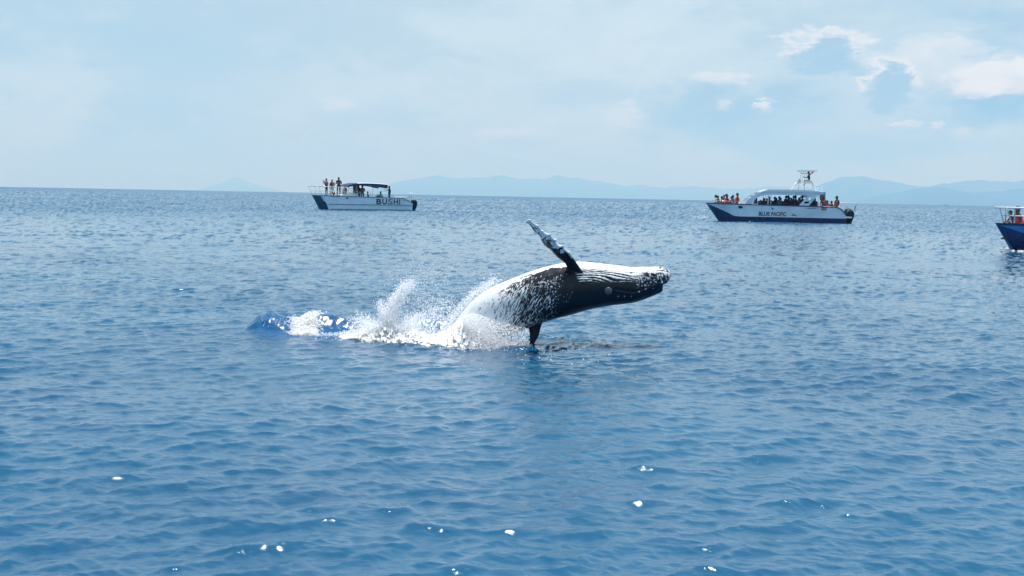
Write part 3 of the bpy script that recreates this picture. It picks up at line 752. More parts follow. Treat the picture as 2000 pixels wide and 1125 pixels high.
# lumpy body of foam
def foam_body():
    n, m = 520, 64
    xs = np.linspace(612, 1012, n); top = np.interp(xs, MASS[:, 0], MASS[:, 1]); low = np.interp(xs, MASS[:, 0], MASS[:, 2])
    yc = np.interp(xs, [570, 700, 800, 900, 1004], [14.45, 14.35, 14.15, 13.86, 13.76])
    end = sstep(xs, 612, 632) * (1 - sstep(xs, 985, 1012))
    hgt = (low - top) / FPX * 14.0 * 0.92 * (0.15 + 0.85 * end)
    ph = np.linspace(-0.25, np.pi + 0.25, m)
    X = world_pts(xs, low, yc)
    dep = np.interp(xs, [570, 620, 700, 760, 900, 1004], [0.16, 0.06, 0.14, 0.2, 0.17, 0.06]) * (0.2 + 0.8 * end)
    V = np.zeros((n, m, 3)); NN = np.zeros((n, m, 3))
    for j, a in enumerate(ph):
        nz = fbm(xs / 8.0 + 3, np.full(n, a * 3.2), 5, 0.62) - 0.5; nz2 = vnoise(xs / 1.7, np.full(n, a * 13.0)) - 0.5; nz3 = vnoise(xs / 0.8 + 7, np.full(n, a * 21.0)) - 0.5
        k = 1 + (0.60 * nz + 0.10 * nz2 + 0.05 * nz3) * (0.35 + 0.65 * max(0.0, math.sin(a)))
        V[:, j, 0] = X[:, 0] + 0.03 * nz2
        V[:, j, 1] = yc - np.cos(a) * dep * k * (2.0 if np.cos(a) > 0 else 0.8)
        V[:, j, 2] = -0.02 + np.sign(np.sin(a)) * np.abs(np.sin(a)) ** 1.5 * hgt * k + np.where(np.sin(a) > 0, 0, -0.04)
        NN[:, j] = np.array([0, -math.cos(a), max(0.0, math.sin(a))]) * 0.55 + np.array(SUN_DIR) * 0.8 + np.stack([nz2, nz3, nz], -1) * 0.25
    V[:, :, 2] += (humps(V[:, :, 0], V[:, :, 1])) * 0.35 * (xs < 690)[:, None]
    me = mesh_np('foam', V.reshape(-1, 3), grid_faces(n, m, False)[:, ::-1], True)
    NN = NN.reshape(-1, 3); NN /= np.linalg.norm(NN, axis=1)[:, None]
    me.normals_split_custom_set_from_vertices(NN.tolist())
    return me
splash = link('splash', foam_body(), 'foam_body')
tag(splash, 'dense white foam boiling round the breaching whale', 'splash', kind='stuff')
# spray: drops of every size
PTS, RAD, STR = [], [], []
def add(p, r, s=None):
    PTS.append(p); RAD.append(r); STR.append(np.zeros_like(p) if s is None else s)
def sizes(n, lo, hi, k=2.2): return lo + (hi - lo) * g.random(n) ** k
# over the mass
n = 30000; cx = 570 + 440 * g.random(n); tp = np.interp(cx, MASS[:, 0], MASS[:, 1]); lw = np.interp(cx, MASS[:, 0], MASS[:, 2])
keep = g.random(n) < np.clip((lw - tp) / 30, 0.12, 1); cx, tp, lw = cx[keep], tp[keep], lw[keep]; n = len(cx)
cy = lw - (lw - tp) * (0.70 + 0.30 * g.normal(size=n)); ok = cy < lw; cx, tp, lw, cy = cx[ok], tp[ok], lw[ok], cy[ok]; n = len(cx)
yb = np.interp(cx, [570, 700, 800, 900, 1004], [14.45, 14.35, 14.15, 13.84, 13.72])
fr = np.clip((lw - cy) / (lw - tp), 0, 1.3); add(world_pts(cx, cy, yb - 0.20 * (1 - np.minimum(fr, 1)) + 0.12 * g.normal(size=n)), sizes(n, 0.0018, 0.0075))
# the breaking patch draped on the heaved-up water at the left
n = 9000; hx = at(591, 640, 14.5).x + 0.075 * g.normal(size=n) + 0.02; hy = 14.25 + 0.62 * g.random(n); hx = hx + (14.6 - hy) * 0.10
wgt = vnoise(hx / 0.035 + 3, hy / 0.06 + 8) + 0.25; keep = g.random(n) < wgt; hx, hy = hx[keep], hy[keep]
add(np.stack([hx, hy, sea(hx, hy)[0] + 0.014 * np.abs(g.normal(size=len(hx)))], 1), sizes(len(hx), 0.004, 0.014))
# the tall jet and its scatter
for path, nn, s0, s1, ys, b, lo, hi in [
        ([(752, 648), (756, 610), (768, 585), (790, 556)], 2300, 6.5, 4.5, 0.07, 1.1, 0.002, 0.0085),
        ([(750, 640), (745, 600), (742, 588)], 1000, 6, 5, 0.06, 1.0, 0.002, 0.008),
        ([(762, 640), (775, 600), (792, 565), (803, 545)], 1800, 4, 7, 0.08, 1.0, 0.002, 0.009),
        ([(755, 640), (790, 580), (850, 520)], 2600, 16, 34, 0.25, 0.9, 0.0015, 0.0055),
        ([(735, 645), (715, 628), (690, 628)], 1300, 8, 9, 0.10, 1.0, 0.002, 0.009),
        ([(790, 650), (800, 632), (815, 622)], 1500, 7, 9, 0.10, 1.0, 0.002, 0.010),
        ([(870, 640), (895, 606), (925, 576), (970, 545)], 2600, 5, 6, 0.10, 0.8, 0.002, 0.007),
        ([(820, 640), (850, 615), (875, 600)], 3000, 22, 20, 0.18, 1.0, 0.002, 0.0075),
        ([(830, 560), (930, 520), (1030, 478)], 2200, 30, 26, 0.3, 1.0, 0.0012, 0.0038)]:
    cx, cy, yy, t = cloud_along(path, nn, g, s0, s1, 14.12, ys, b)
    ok = cy < np.interp(cx, SURF_T[:, 0], SURF_T[:, 1]); cx, cy, yy, t = cx[ok], cy[ok], yy[ok], t[ok]; nn = len(cx)
    d = np.array([0.35, 0, 0.9]) * (0.8 * g.random(nn))[:, None]
    add(world_pts(cx, cy, yy), sizes(nn, lo, hi), d)
# sheet of water pouring off the rear flank, in front of the body
n = 20000; cx = 905 + 130 * g.random(n) ** 1.25
top = np.interp(cx, [905, 925, 950, 980, 1010, 1035], [618, 612, 618, 628, 636, 642]); low = np.full(n, 676.0)
cy = top + (low - top) * g.random(n) ** np.interp(cx, [905, 960, 1035], [1.0, 0.65, 0.75])
keep = g.random(n) < np.interp(cx, [905, 930, 970, 1000, 1035], [1, 0.9, 0.55, 0.34, 0.16]); cx, cy = cx[keep], cy[keep]; n = len(cx)
add(world_pts(cx, cy, 13.70 + 0.05 * g.normal(size=n) - 0.0009 * (cx - 905)), sizes(n, 0.0015, 0.0055), np.array([-0.35, 0, -1.0]) * (1.6 * g.random(n))[:, None])
# flecks along the waterline and on the heaved-up water
n = 3600; cx = 600 + 440 * g.random(n); cy = np.interp(cx, SURF_T[:, 0], SURF_T[:, 1]) + 3 * g.normal(size=n)
add(world_pts(cx, cy, (np.array([on_sea(a, b).y for a, b in zip(cx, cy)]))) + np.array([0, 0, 0.01]), sizes(n, 0.003, 0.012))
n = 2600; hx = -3.0 + 2.4 * g.random(n); hy = 14.35 + 0.4 * g.random(n); keep = humps(hx, hy) > 0.06; hx, hy = hx[keep], hy[keep]
nn2 = vnoise(hx / 0.05 + hy * 9, hy / 0.12) > 0.55; hx, hy = hx[nn2], hy[nn2]
add(np.stack([hx, hy, sea(hx, hy)[0] + 0.006], 1), sizes(len(hx), 0.002, 0.007))
# dark water flung low in front: a few loose drops
n = 260; cx = 880 + 330 * g.random(n); cy = 684 + 14 * g.normal(size=n)
add(np.array([list(on_sea(a, max(b, 600))) for a, b in zip(cx, cy)]) + np.array([0, 0, 0.015]), sizes(n, 0.003, 0.010))
sp = link('spray', drops_mesh('spray', np.vstack(PTS), np.concatenate(RAD), np.vstack(STR)), 'foam')
tag(sp, 'white spray drops flying up beside the whale', 'spray', kind='stuff')

# ------------------------------------------------------------------ people
def make_pose(kind):
    """joints of a 1.72 m figure facing -x (the bows point that way); feet on z=0, or seat at z=0 for sitters"""
    J = {}
    sit = kind.startswith('sit')
    zo = -0.0
    if sit:
        J['pelvis'] = (0, 0, 0.10); lean = {'sit': 0.02, 'sit_lean': -0.16, 'sit_drive': -0.05, 'sit_back': 0.14}[kind]
        J['belly'] = (lean * 0.4, 0, 0.30); J['chest'] = (lean * 0.8, 0, 0.50); J['neck'] = (lean, 0, 0.64); J['skull'] = (lean - 0.02, 0, 0.80)
    elif kind == 'crouch':
        J['pelvis'] = (0.10, 0, 0.32); J['belly'] = (0.0, 0, 0.48); J['chest'] = (-0.10, 0, 0.66); J['neck'] = (-0.17, 0, 0.80); J['skull'] = (-0.22, 0, 0.95)
    else:
        J['pelvis'] = (0, 0, 0.95); J['belly'] = (0.01, 0, 1.12); J['chest'] = (0, 0, 1.32); J['neck'] = (0, 0, 1.47); J['skull'] = (-0.02, 0, 1.62)
    px, _, pz = J['pelvis']; cx, _, cz = J['chest']
    for s, n in ((1, 'L'), (-1, 'R')):
        hip = (px, 0.10 * s, pz - 0.04)
        if sit: knee, ank, toe = (px - 0.44, 0.13 * s, 0.06), (px - 0.42, 0.13 * s, -0.36), (px - 0.58, 0.14 * s, -0.41)
        elif kind == 'crouch': knee, ank, toe = (px - 0.36, 0.14 * s, 0.42), (px - 0.10, 0.13 * s, 0.07), (px - 0.27, 0.15 * s, 0.03)
        else:
            knee, ank, toe = (0.0, 0.11 * s, 0.50), (0.02, 0.12 * s, 0.08), (-0.15, 0.14 * s, 0.03)
            if kind == 'stand_step' and s > 0: knee, ank, toe = (-0.10, 0.12, 0.51), (-0.10, 0.13, 0.08), (-0.27, 0.14, 0.03)
        sh = (cx, 0.19 * s, cz + 0.07)
        el, wr = (cx + 0.03, 0.25 * s, cz - 0.22), (cx - 0.05, 0.25 * s, cz - 0.46)
        if kind == 'stand_photo': el, wr = (cx - 0.20, 0.24 * s, cz - 0.06), (cx - 0.36, 0.08 * s, cz + 0.14)
        if kind == 'stand_hip':
            if s < 0: el, wr = (cx + 0.20, -0.36, cz - 0.16), (cx + 0.04, -0.20, cz - 0.36)
        if kind == 'stand_fold': el, wr = (cx - 0.04, 0.27 * s, cz - 0.20), (cx - 0.20, -0.04 * s, cz - 0.14)
        if kind == 'stand_hold' and s > 0: el, wr = (cx - 0.22, 0.24, cz - 0.04), (cx - 0.44, 0.20, cz + 0.02)
        if kind in ('sit', 'sit_back'): el, wr = (cx + 0.02, 0.25 * s, cz - 0.24), (cx - 0.24, 0.16 * s, cz - 0.34)
        if kind == 'sit_lean': el, wr = (cx - 0.06, 0.25 * s, cz - 0.24), (cx - 0.30, 0.14 * s, cz - 0.26)
        if kind == 'sit_drive': el, wr = (cx - 0.14, 0.25 * s, cz - 0.18), (cx - 0.42, 0.18 * s, cz - 0.12)
        if kind == 'crouch': el, wr = (cx - 0.16, 0.24 * s, cz - 0.18), (cx - 0.34, 0.14 * s, cz - 0.22)
        for k, v in zip(('hip', 'knee', 'ank', 'toe', 'sh', 'el', 'wr'), (hip, knee, ank, toe, sh, el, wr)): J[k + n] = v
    return {k: Vector(v) for k, v in J.items()}
RADII = dict(pelvis=.150, belly=.135, chest=.150, neck=.058, skull=.098, hip=.095, knee=.062, ank=.042, toe=.038, sh=.068, el=.044, wr=.030)
def add_hand(bm, wr, el):
    """palm, four fingers of unequal length bent at the knuckle, thumb from the side of the palm"""
    d = (wr - el).normalized(); a = d.cross(Vector((0, 1, 0.2))).normalized(); b = d.cross(a)
    p = wr + d * 0.085
    tube_bm([wr - d * 0.01, wr + d * 0.04, p], [0.026, 0.036, 0.034], 6, bm)
    for q, (off, ln) in enumerate(((-0.027, .070), (-0.009, .082), (0.009, .077), (0.027, .060))):
        r_ = p + b * off
        tube_bm([r_ - d * .01, r_ + d * ln * .5, r_ + d * ln * .85 - a * ln * .45], [.0095, .009, .007], 5, bm)
    r_ = wr + d * 0.03 - b * 0.03
    tube_bm([r_, r_ + d * .03 - b * .025, r_ + d * .058 - b * .03 - a * .01], [.011, .010, .008], 5, bm)
BODY = {}
def body_mesh(kind):
    if kind in BODY: return BODY[kind]
    J = make_pose(kind); names = list(J); ix = {n: i for i, n in enumerate(names)}
    E = [('pelvis', 'belly'), ('belly', 'chest'), ('chest', 'neck'), ('neck', 'skull')]
    for n in 'LR': E += [('pelvis', 'hip' + n), ('hip' + n, 'knee' + n), ('knee' + n, 'ank' + n), ('ank' + n, 'toe' + n), ('chest', 'sh' + n), ('sh' + n, 'el' + n), ('el' + n, 'wr' + n)]
    me = bpy.data.meshes.new('skel'); me.from_pydata([J[n] for n in names], [(ix[a], ix[b]) for a, b in E], [])
    o = bpy.data.objects.new('tmp', me); COL.objects.link(o)
    o.modifiers.new('k', 'SKIN'); sd = o.modifiers.new('s', 'SUBSURF'); sd.levels = 1; sd.render_levels = 1
    sv = me.skin_vertices[0].data
    for n in names:
        r = RADII.get(n) or RADII[n[:-1]]
        sv[ix[n]].radius = (r * (0.82 if n in ('pelvis', 'belly', 'chest') else 1), r * (1.08 if n == 'chest' else 1)); sv[ix[n]].use_root = (n == 'pelvis')
    m2 = bpy.data.meshes.new_from_object(o.evaluated_get(bpy.context.evaluated_depsgraph_get()))
    bpy.data.objects.remove(o)
    bm = bmesh.new(); bm.from_mesh(m2); bpy.data.meshes.remove(m2)
    segs = [('pelvis', 'belly', 1), ('belly', 'chest', 1), ('chest', 'neck', 1), ('neck', 'skull', 0)]
    for n in 'LR': segs += [('pelvis', 'hip' + n, 2), ('hip' + n, 'knee' + n, 2), ('knee' + n, 'ank' + n, 0), ('ank' + n, 'toe' + n, 0), ('chest', 'sh' + n, 1), ('sh' + n, 'el' + n, 1), ('el' + n, 'wr' + n, 0)]
    for f in bm.faces:
        c = f.calc_center_median(); best = 9; bi = 0
        for a, b, mi in segs:
            A, Bq = J[a], J[b]; t = max(0, min(1, (c - A).dot(Bq - A) / (Bq - A).length_squared)); q = (c - (A + (Bq - A) * t)).length
            if q < best: best = q; bi = mi
        f.material_index = bi; f.smooth = True
    h = J['skull']
    for n in 'LR': add_hand(bm, J['wr' + n], J['el' + n])
    # head: skull with brow, nose, mouth, chin and ears
    k0 = len(bm.verts)
    r = bmesh.ops.create_uvsphere(bm, u_segments=14, v_segments=10, radius=0.1)
    for v in r['verts']:
        x, y, z = v.co; v.co = Vector((x * 1.02 - (0.02 if z < -0.03 and x < 0 else 0), y * 0.80 * (1 - 0.25 * max(0, -z / 0.1)), z * 1.22)) + h
    tube_bm([h + Vector((-0.095, 0, 0.035)), h + Vector((-0.118, 0, 0.0)), h + Vector((-0.105, 0, -0.015))], [0.008, 0.014, 0.010], 5, bm)
    for s in (1, -1):
        tube_bm([h + Vector((0.01, 0.078 * s, 0.02)), h + Vector((0.02, 0.090 * s, 0.0)), h + Vector((0.008, 0.080 * s, -0.025))], [0.012, 0.014, 0.008], 5, bm)
        tube_bm([h + Vector((-0.088, 0.032 * s - 0.012, 0.018)), h + Vector((-0.088, 0.032 * s + 0.012, 0.018))], 0.009, 5, bm)
    tube_bm([h + Vector((-0.098, -0.022, -0.055)), h + Vector((-0.103, 0, -0.055)), h + Vector((-0.098, 0.022, -0.055))], 0.007, 5, bm)
    for s in 'LR':   # shoe
        pass
    m3 = bpy.data.meshes.new('body'); bm.to_mesh(m3); bm.free()
    for _ in range(3): m3.materials.append(MAT['cloth_black'])
    BODY[kind] = (m3, J); return BODY[kind]
VEST, HAIR = {}, {}
def vest_mesh(kind):
    if kind in VEST: return VEST[kind]
    J = BODY[kind][1]; a, b, c = J['pelvis'], J['chest'], J['neck']
    rings = []
    path = [a + (b - a) * 0.30, a + (b - a) * 0.55, a + (b - a) * 0.85, b + (c - b) * 0.25, b + (c - b) * 0.62]
    for p, rx, ry in zip(path, (.165, .178, .180, .165, .11), (.185, .195, .195, .185, .125)):
        rings.append([p + Vector((rx * math.copysign(abs(math.cos(t)) ** 0.7, math.cos(t)), ry * math.copysign(abs(math.sin(t)) ** 0.7, math.sin(t)), 0)) for t in np.linspace(0, 2 * math.pi, 16, endpoint=False)])
    bm = bmesh.new(); R_ = [[bm.verts.new(p) for p in r] for r in rings]
    for i in range(4):
        for k in range(16):
            f = bm.faces.new((R_[i][k], R_[i][(k + 1) % 16], R_[i + 1][(k + 1) % 16], R_[i + 1][k])); f.smooth = True
    bm.faces.new(R_[0][::-1])
    for zz in (0.45, 0.70):           # belt straps
        p = a + (b - a) * zz
        tube_bm([p + Vector((0.186 * math.cos(t), 0.2 * math.sin(t), 0)) for t in np.linspace(0, 2 * math.pi, 17)], 0.012, 5, bm)
    me = bpy.data.meshes.new('life_vest'); bm.to_mesh(me); bm.free(); me.materials.append(MAT['vest_orange']); VEST[kind] = me; return me
def hair_mesh(kind, style):
    if (kind, style) in HAIR: return HAIR[(kind, style)]
    h = BODY[kind][1]['skull']; bm = bmesh.new(); bmesh.ops.create_uvsphere(bm, u_segments=14, v_segments=10, radius=0.112)
    low = -0.02 if style != 'long' else -0.2
    for v in list(bm.verts):
        x, y, z = v.co
        if style == 'long' and z < 0 and x > -0.01: v.co.z = z * 2.6; v.co.x = x * 0.8 + 0.02
        v.co.y *= 0.88; v.co.z = v.co.z * 1.18 + 0.012
    cut = [v for v in bm.verts if v.co.x < -0.045 and v.co.z < 0.045 or (style != 'long' and v.co.z < -0.05)]
    bmesh.ops.delete(bm, geom=cut, context='VERTS')
    if style == 'cap':
        prism_pts = [(-0.19, 0.02), (-0.08, 0.02), (-0.08, 0.055), (-0.11, 0.05), (-0.19, 0.03)]
        a = [bm.verts.new((u, -0.07, z)) for u, z in prism_pts]; b = [bm.verts.new((u, 0.07, z)) for u, z in prism_pts]
        bm.faces.new(a); bm.faces.new(b[::-1])
        for i in range(5): bm.faces.new((a[i], b[i], b[(i + 1) % 5], a[(i + 1) % 5]))
    bmesh.ops.translate(bm, verts=bm.verts, vec=h)
    me = bpy.data.meshes.new('hair'); bm.to_mesh(me); bm.free()
    for p in me.polygons: p.use_smooth = True
    me.materials.append(MAT['hair_dark']); HAIR[(kind, style)] = me; return me
def person(kind, loc, label, rz=0.0, skin='skin_brown', top='cloth_black', low='cloth_black', vest=None, style='short', scale=1.0, group=None, hat='hair_dark'):
    me, J = body_mesh(kind)
    t = thing('person', label, 'person', loc, rz, group); t.scale = (scale,) * 3
    def part(name, mesh, mats):
        o = bpy.data.objects.new(name, mesh); COL.objects.link(o); o.parent = t
        for i, mm in enumerate(mats): o.material_slots[i].link = 'OBJECT'; o.material_slots[i].material = MAT[mm]
        return o
    part('body', me, [skin, top, low])
    part('cap' if style == 'cap' else 'hair', hair_mesh(kind, style), [hat])
    if vest: part('life_vest', vest_mesh(kind), [vest])
    return t

# ------------------------------------------------------------------ boats
class Frame:
    """a boat's own axes: u from bow to stern, v from the near side to the far side, z up from the waterline"""
    def __init__(s, px, py, yaw):
        s.p = on_sea(px, py); s.p.z = 0; s.yaw = yaw
        s.eu = Vector((math.cos(yaw), math.sin(yaw), 0)); s.ev = Vector((-math.sin(yaw), math.cos(yaw), 0))
    def w(s, u, v, z): return s.p + s.eu * u + s.ev * v + Vector((0, 0, z))
    def u_at(s, px, v, z):
        lo, hi = -6.0, 25.0
        for _ in range(50):
            m = (lo + hi) / 2
            if px_of(s.w(m, v, z))[0] < px: lo = m
            else: hi = m
        return (lo + hi) / 2
    def z_at(s, py, u, v):
        lo, hi = -2.0, 9.0
        for _ in range(50):
            m = (lo + hi) / 2
            if px_of(s.w(u, v, m))[1] > py: lo = m
            else: hi = m
        return (lo + hi) / 2
def outboard(parent, u, v, s=1.0, tilt=0.0):
    o = bpy.data.objects.new('outboard_motor', None); COL.objects.link(o); o.parent = parent; o.location = (u, v, 0); o.rotation_euler = (0, tilt, 0); o.empty_display_size = 0.2
    bm = bmesh.new(); rings = []
    for z, x0, x1, hw in ((0.10, 0.06, 0.40, 0.13), (0.30, 0.0, 0.48, 0.18), (0.55, -0.06, 0.56, 0.22), (0.80, -0.06, 0.56, 0.23), (0.96, -0.03, 0.48, 0.20), (1.04, 0.06, 0.36, 0.13)):
        c = (x0 + x1) / 2; hx = (x1 - x0) / 2
        rings.append([bm.verts.new(((c + hx * math.copysign(abs(math.cos(t)) ** .6, math.cos(t))) * s, hw * s * math.copysign(abs(math.sin(t)) ** .6, math.sin(t)), z * s)) for t in np.linspace(0, 2 * math.pi, 16, endpoint=False)])
    for i in range(len(rings) - 1):
        for k in range(16): bm.faces.new((rings[i][k], rings[i][(k + 1) % 16], rings[i + 1][(k + 1) % 16], rings[i + 1][k]))
    bm.faces.new(rings[0][::-1]); bm.faces.new(rings[-1])
    bm_obj('cowling', bm, 'black_plastic', o, True)
    bm_obj('drive_leg', prism([(0.06 * s, 0.3 * s), (0.40 * s, 0.3 * s), (0.38 * s, -0.1 * s), (0.34 * s, -0.5 * s), (0.14 * s, -0.5 * s), (0.10 * s, -0.1 * s)], -0.07 * s, 0.07 * s), 'black_plastic', o, bevel=0.01)
    bm = bmesh.new()
    for k in range(3):
        a = k * 2.094; tube_bm([(0.4 * s, 0, -0.4 * s), (0.42 * s, math.cos(a) * .09 * s, (-.4 + math.sin(a) * .09) * s), (0.40 * s, math.cos(a + .5) * .15 * s, (-.4 + math.sin(a + .5) * .15) * s)], [.03 * s, .035 * s, .012 * s], 6, bm)
    bm_obj('propeller', bm, 'steel_tube', o)
    bm_obj('bracket', prism([(-0.16 * s, 0.2 * s), (0.06 * s, 0.3 * s), (0.06 * s, 0.7 * s), (-0.16 * s, 0.66 * s)], -0.10 * s, 0.10 * s), 'black_plastic', o, bevel=0.01)
    return o
def strokes(name, u0, u1, v, z, h, material, parent, n=9, seed=1):
    """unreadable small lettering: a row of little painted strokes"""
    rr = random.Random(seed); w_ = (u1 - u0) / n
    for k in range(n):
        if rr.random() < 0.12: continue
        a = u0 + k * w_
        bm_obj(name, box(a, a + w_ * rr.uniform(.45, .8), v - 0.006, v - 0.002, z + h * rr.uniform(0, .25), z + h * rr.uniform(.7, 1)), material, parent)

# --- white catamaran with the blue awning -------------------------------------------------------
FB = Frame(629, 409, R(27))
LB = FB.u_at(806, 0, 0.6)
boat1 = thing('tour_boat', 'white catamaran tour boat with teal edge, navy awning and large dark lettering', 'boat', FB.p, FB.yaw, None)
def zgun1(u): return 1.36 - 0.016 * u - (0.0 if u < (LB - 0.95) else 0.50 * (u - (LB - 0.95)))
BEAM1 = 3.3
def cat_hull(v_out, v_in, sgn, name):
    rings = []
    for u in (0.0, 0.15, 0.4, 0.8, 1.3, 2.0, 3.0, 3.35, 3.40, 5, 7, (LB - 0.95), LB - 0.5, LB):
        wd = (v_in - v_out) * (0.04 + 0.96 * sstep(u, -0.2, 2.2)); rk = max(0, 1 - u / 2.6)
        zg = zgun1(u); zd = zg - 0.015 if u < 3.38 else 0.70
        def P(v, z): return (u + rk * 0.78 * (zg - max(z, -0.1)) / zg, v, z)
        o, i = v_out, v_out + wd
        rings.append([P(o + wd * .35, -.42), P(o + wd * 0.10, -0.12), P(o + 0.03 * sgn, 0.06), P(o + 0.03 * sgn, 0.50), P(o, 0.54), P(o, zg), P(o + sgn * min(.08, abs(wd) * .4), zg), P(o + sgn * min(.08, abs(wd) * .4), zd), P(i, zd), P(i, 0.5), P(i, 0.0), P(i - wd * .25, -.42)])
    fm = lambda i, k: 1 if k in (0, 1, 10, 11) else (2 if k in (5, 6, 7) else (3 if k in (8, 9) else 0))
    return loft(name, rings, ['hull_white', 'navy_paint', 'deck_white', 'painted_tunnel_shade'], boat1, True, False, fm)
cat_hull(0.0, 0.95, 1, 'hull'); cat_hull(BEAM1, BEAM1 - 0.95, -1, 'hull')
bm_obj('bridge_deck', prism([(0.95, 0.75), (3.3, 0.55), (LB - 0.1, 0.5), (LB - 0.1, 0.69), (3.38, 0.69), (3.38, 1.26), (0.6, 1.29)], 0.93, BEAM1 - 0.93), 'deck_white', boat1)
for v0, v1 in ((-0.035, 0.10), (BEAM1 - 0.10, BEAM1 + 0.035)):
    us = [0.02, 0.4, 1, 2, 3.3, 5, 7, (LB - 0.95), LB - 0.5, LB]
    bm = bmesh.new(); ring = []
    for u in us: ring.append([bm.verts.new((u, v, zgun1(u) + z)) for v, z in ((v0, -.045), (v1, -.045), (v1, .03), (v0, .03))])
    for i in range(len(us) - 1):
        for k in range(4): bm.faces.new((ring[i][k], ring[i][(k + 1) % 4], ring[i + 1][(k + 1) % 4], ring[i + 1][k]))
    bm.faces.new(ring[0]); bm.faces.new(ring[-1][::-1])
    bm_obj('gunwale', bm, 'teal_paint', boat1)
bm_obj('rubbing_strake', box(0.75, LB - 0.05, -0.035, 0.02, 0.50, 0.555), 'teal_paint', boat1)
bm_obj('transom', box(LB - 0.06, LB, 0.95, BEAM1 - 0.95, 0.3, 1.05), 'hull_white', boat1)
# bow rails
zr = 0.86
for v in (0.06, BEAM1 - 0.06):
    tube('hand_rail', [(-0.42, v, zgun1(0) + zr), (0.5, v, zgun1(0) + zr), (2.2, v, zgun1(2) + zr), (3.1, v, zgun1(3) + zr - .06), (3.5, v, zgun1(3.4) + 0.02)], 0.022, 'steel_tube', boat1)
    tube('middle_rail', [(-0.18, v, zgun1(0) + zr * .5), (3.2, v, zgun1(3) + zr * .5)], 0.014, 'steel_tube', boat1)
    for ub, ut in ((0.06, -0.36), (0.35, 0.35), (0.75, 0.75), (1.5, 1.5), (2.3, 2.3), (3.0, 3.0)):
        tube('stanchion', [(ub, v, zgun1(0.5) - .02), (ut, v, zgun1(0.5) + zr)], 0.018, 'steel_tube', boat1)
tube('hand_rail', [(-0.42, 0.06, zgun1(0) + zr), (-0.50, BEAM1 / 2, zgun1(0) + zr), (-0.42, BEAM1 - .06, zgun1(0) + zr)], 0.022, 'steel_tube', boat1)
tube('middle_rail', [(-0.18, 0.06, zgun1(0) + zr * .5), (-0.18, BEAM1 - 0.06, zgun1(0) + zr * .5)], 0.014, 'steel_tube', boat1)
# low white cabin top, windscreen and awning
U = lambda px, v=0.5, z=2.0: FB.u_at(px, v, z)
ua, ub_ = U(673), U(756)
bm_obj('cabin_top', prism([(2.1, 1.28), (3.9, 1.28), (3.9, 1.62), (2.9, 1.62), (2.2, 1.5)], 0.55, BEAM1 - 0.55), 'white_gelcoat', boat1, bevel=0.03)
bm_obj('side_curtain', prism([(U(697), 1.50), (U(700), 1.42), (U(705), 1.46), (U(709), 1.40), (U(711.5), 1.52), (U(710), 2.05), (U(706), 2.46), (U(697.5), 2.46)], 1.62, 1.70), 'canvas_grey', boat1)
for v in (0.5, 1.65, BEAM1 - 0.5):
    tube('windscreen_frame', [(2.15, v, 1.45), (3.55, v, 2.40)], 0.02, 'steel_tube', boat1)
tube('windscreen_frame', [(2.15, 0.5, 1.45), (2.15, BEAM1 - .5, 1.45)], 0.02, 'steel_tube', boat1)
tube('windscreen_frame', [(2.9, 0.5, 1.96), (4.4, 0.45, 1.62)], 0.016, 'steel_tube', boat1)
tube('windscreen_frame', [(2.2, 0.45, 1.75), (4.6, 0.42, 1.50)], 0.014, 'steel_tube', boat1)
rings = []
for u, zt, th in ((ua, 2.32, .07), (ua + .35, 2.44, .20), (ua + .8, 2.57, .26), (ua + 1.3, 2.65, .24), (ua + 2.0, 2.68, .22), ((ua + ub_) / 2 + .4, 2.68, .26), (ub_ - 1.0, 2.66, .34), (ub_ - .35, 2.62, .44), (ub_, 2.58, .40)):
    rings.append([(u, 0.35, zt - th), (u, 0.33, zt - .05), (u, 0.6, zt), (u, BEAM1 - .6, zt), (u, BEAM1 - .33, zt - .05), (u, BEAM1 - .35, zt - th), (u, BEAM1 - .6, zt - th * .8), (u, 0.6, zt - th * .8)])
loft('awning', rings, ['canvas_navy', 'white_gelcoat'], boat1, True, False, lambda i, k: 1 if k in (1, 2, 3) and i > 2 else 0)
for pxp in (724, 756.5):
    for v in (0.40, BEAM1 - 0.40):
        u = U(pxp, 0.4); tube('awning_post', [(u, v, 0.70), (u - .06, v, 2.5)], 0.028, 'white_tube', boat1)
for v in (0.40, BEAM1 - 0.40):
    tube('awning_post', [(U(744, .4), v, 0.7), (U(746, .4), v, 2.4)], 0.02, 'steel_tube', boat1)
    tube('awning_post', [(U(700, .4), v, 0.7), (U(696, .4), v, 2.5)], 0.02, 'steel_tube', boat1)
tube('grab_rail', [(U(744, .4), .4, 1.85), (U(756, .4), .4, 1.85)], 0.018, 'steel_tube', boat1)
bm_obj('bench', box(4.2, 6.0, 1.1, 2.2, 0.69, 1.12), 'white_gelcoat', boat1, bevel=0.03)
bm_obj('bench', box(U(785, .6, 1.4), U(797, .6, 1.4), 0.5, 2.8, 1.16, 1.40), 'white_gelcoat', boat1, bevel=0.03)
bm_obj('steering_console', prism([(U(738, 1), .7), (U(748, 1), .7), (U(748, 1), 1.42), (U(741, 1), 1.55)], 0.9, 1.7), 'teal_paint', boat1, bevel=0.03)
us_ = U(801, .2, 1.4)
for v in (0.25, 0.7):
    tube('boarding_ladder', [(us_ - .25, v, 1.1), (us_ - .1, v, 1.55), (us_ + .12, v, 1.72), (us_ + .2, v, 1.0)], 0.024, 'steel_tube', boat1)
    tube('boarding_ladder', [(us_ + .05, v, 1.1), (us_ + .28, v, 1.78)], 0.03, 'steel_tube', boat1)
tube('boarding_ladder', [(us_ + .12, .25, 1.7), (us_ + .12, .7, 1.7)], 0.02, 'steel_tube', boat1)
outboard(boat1, LB + 0.05, 0.42, 1.05); outboard(boat1, LB + 0.05, BEAM1 - 0.42, 1.05)
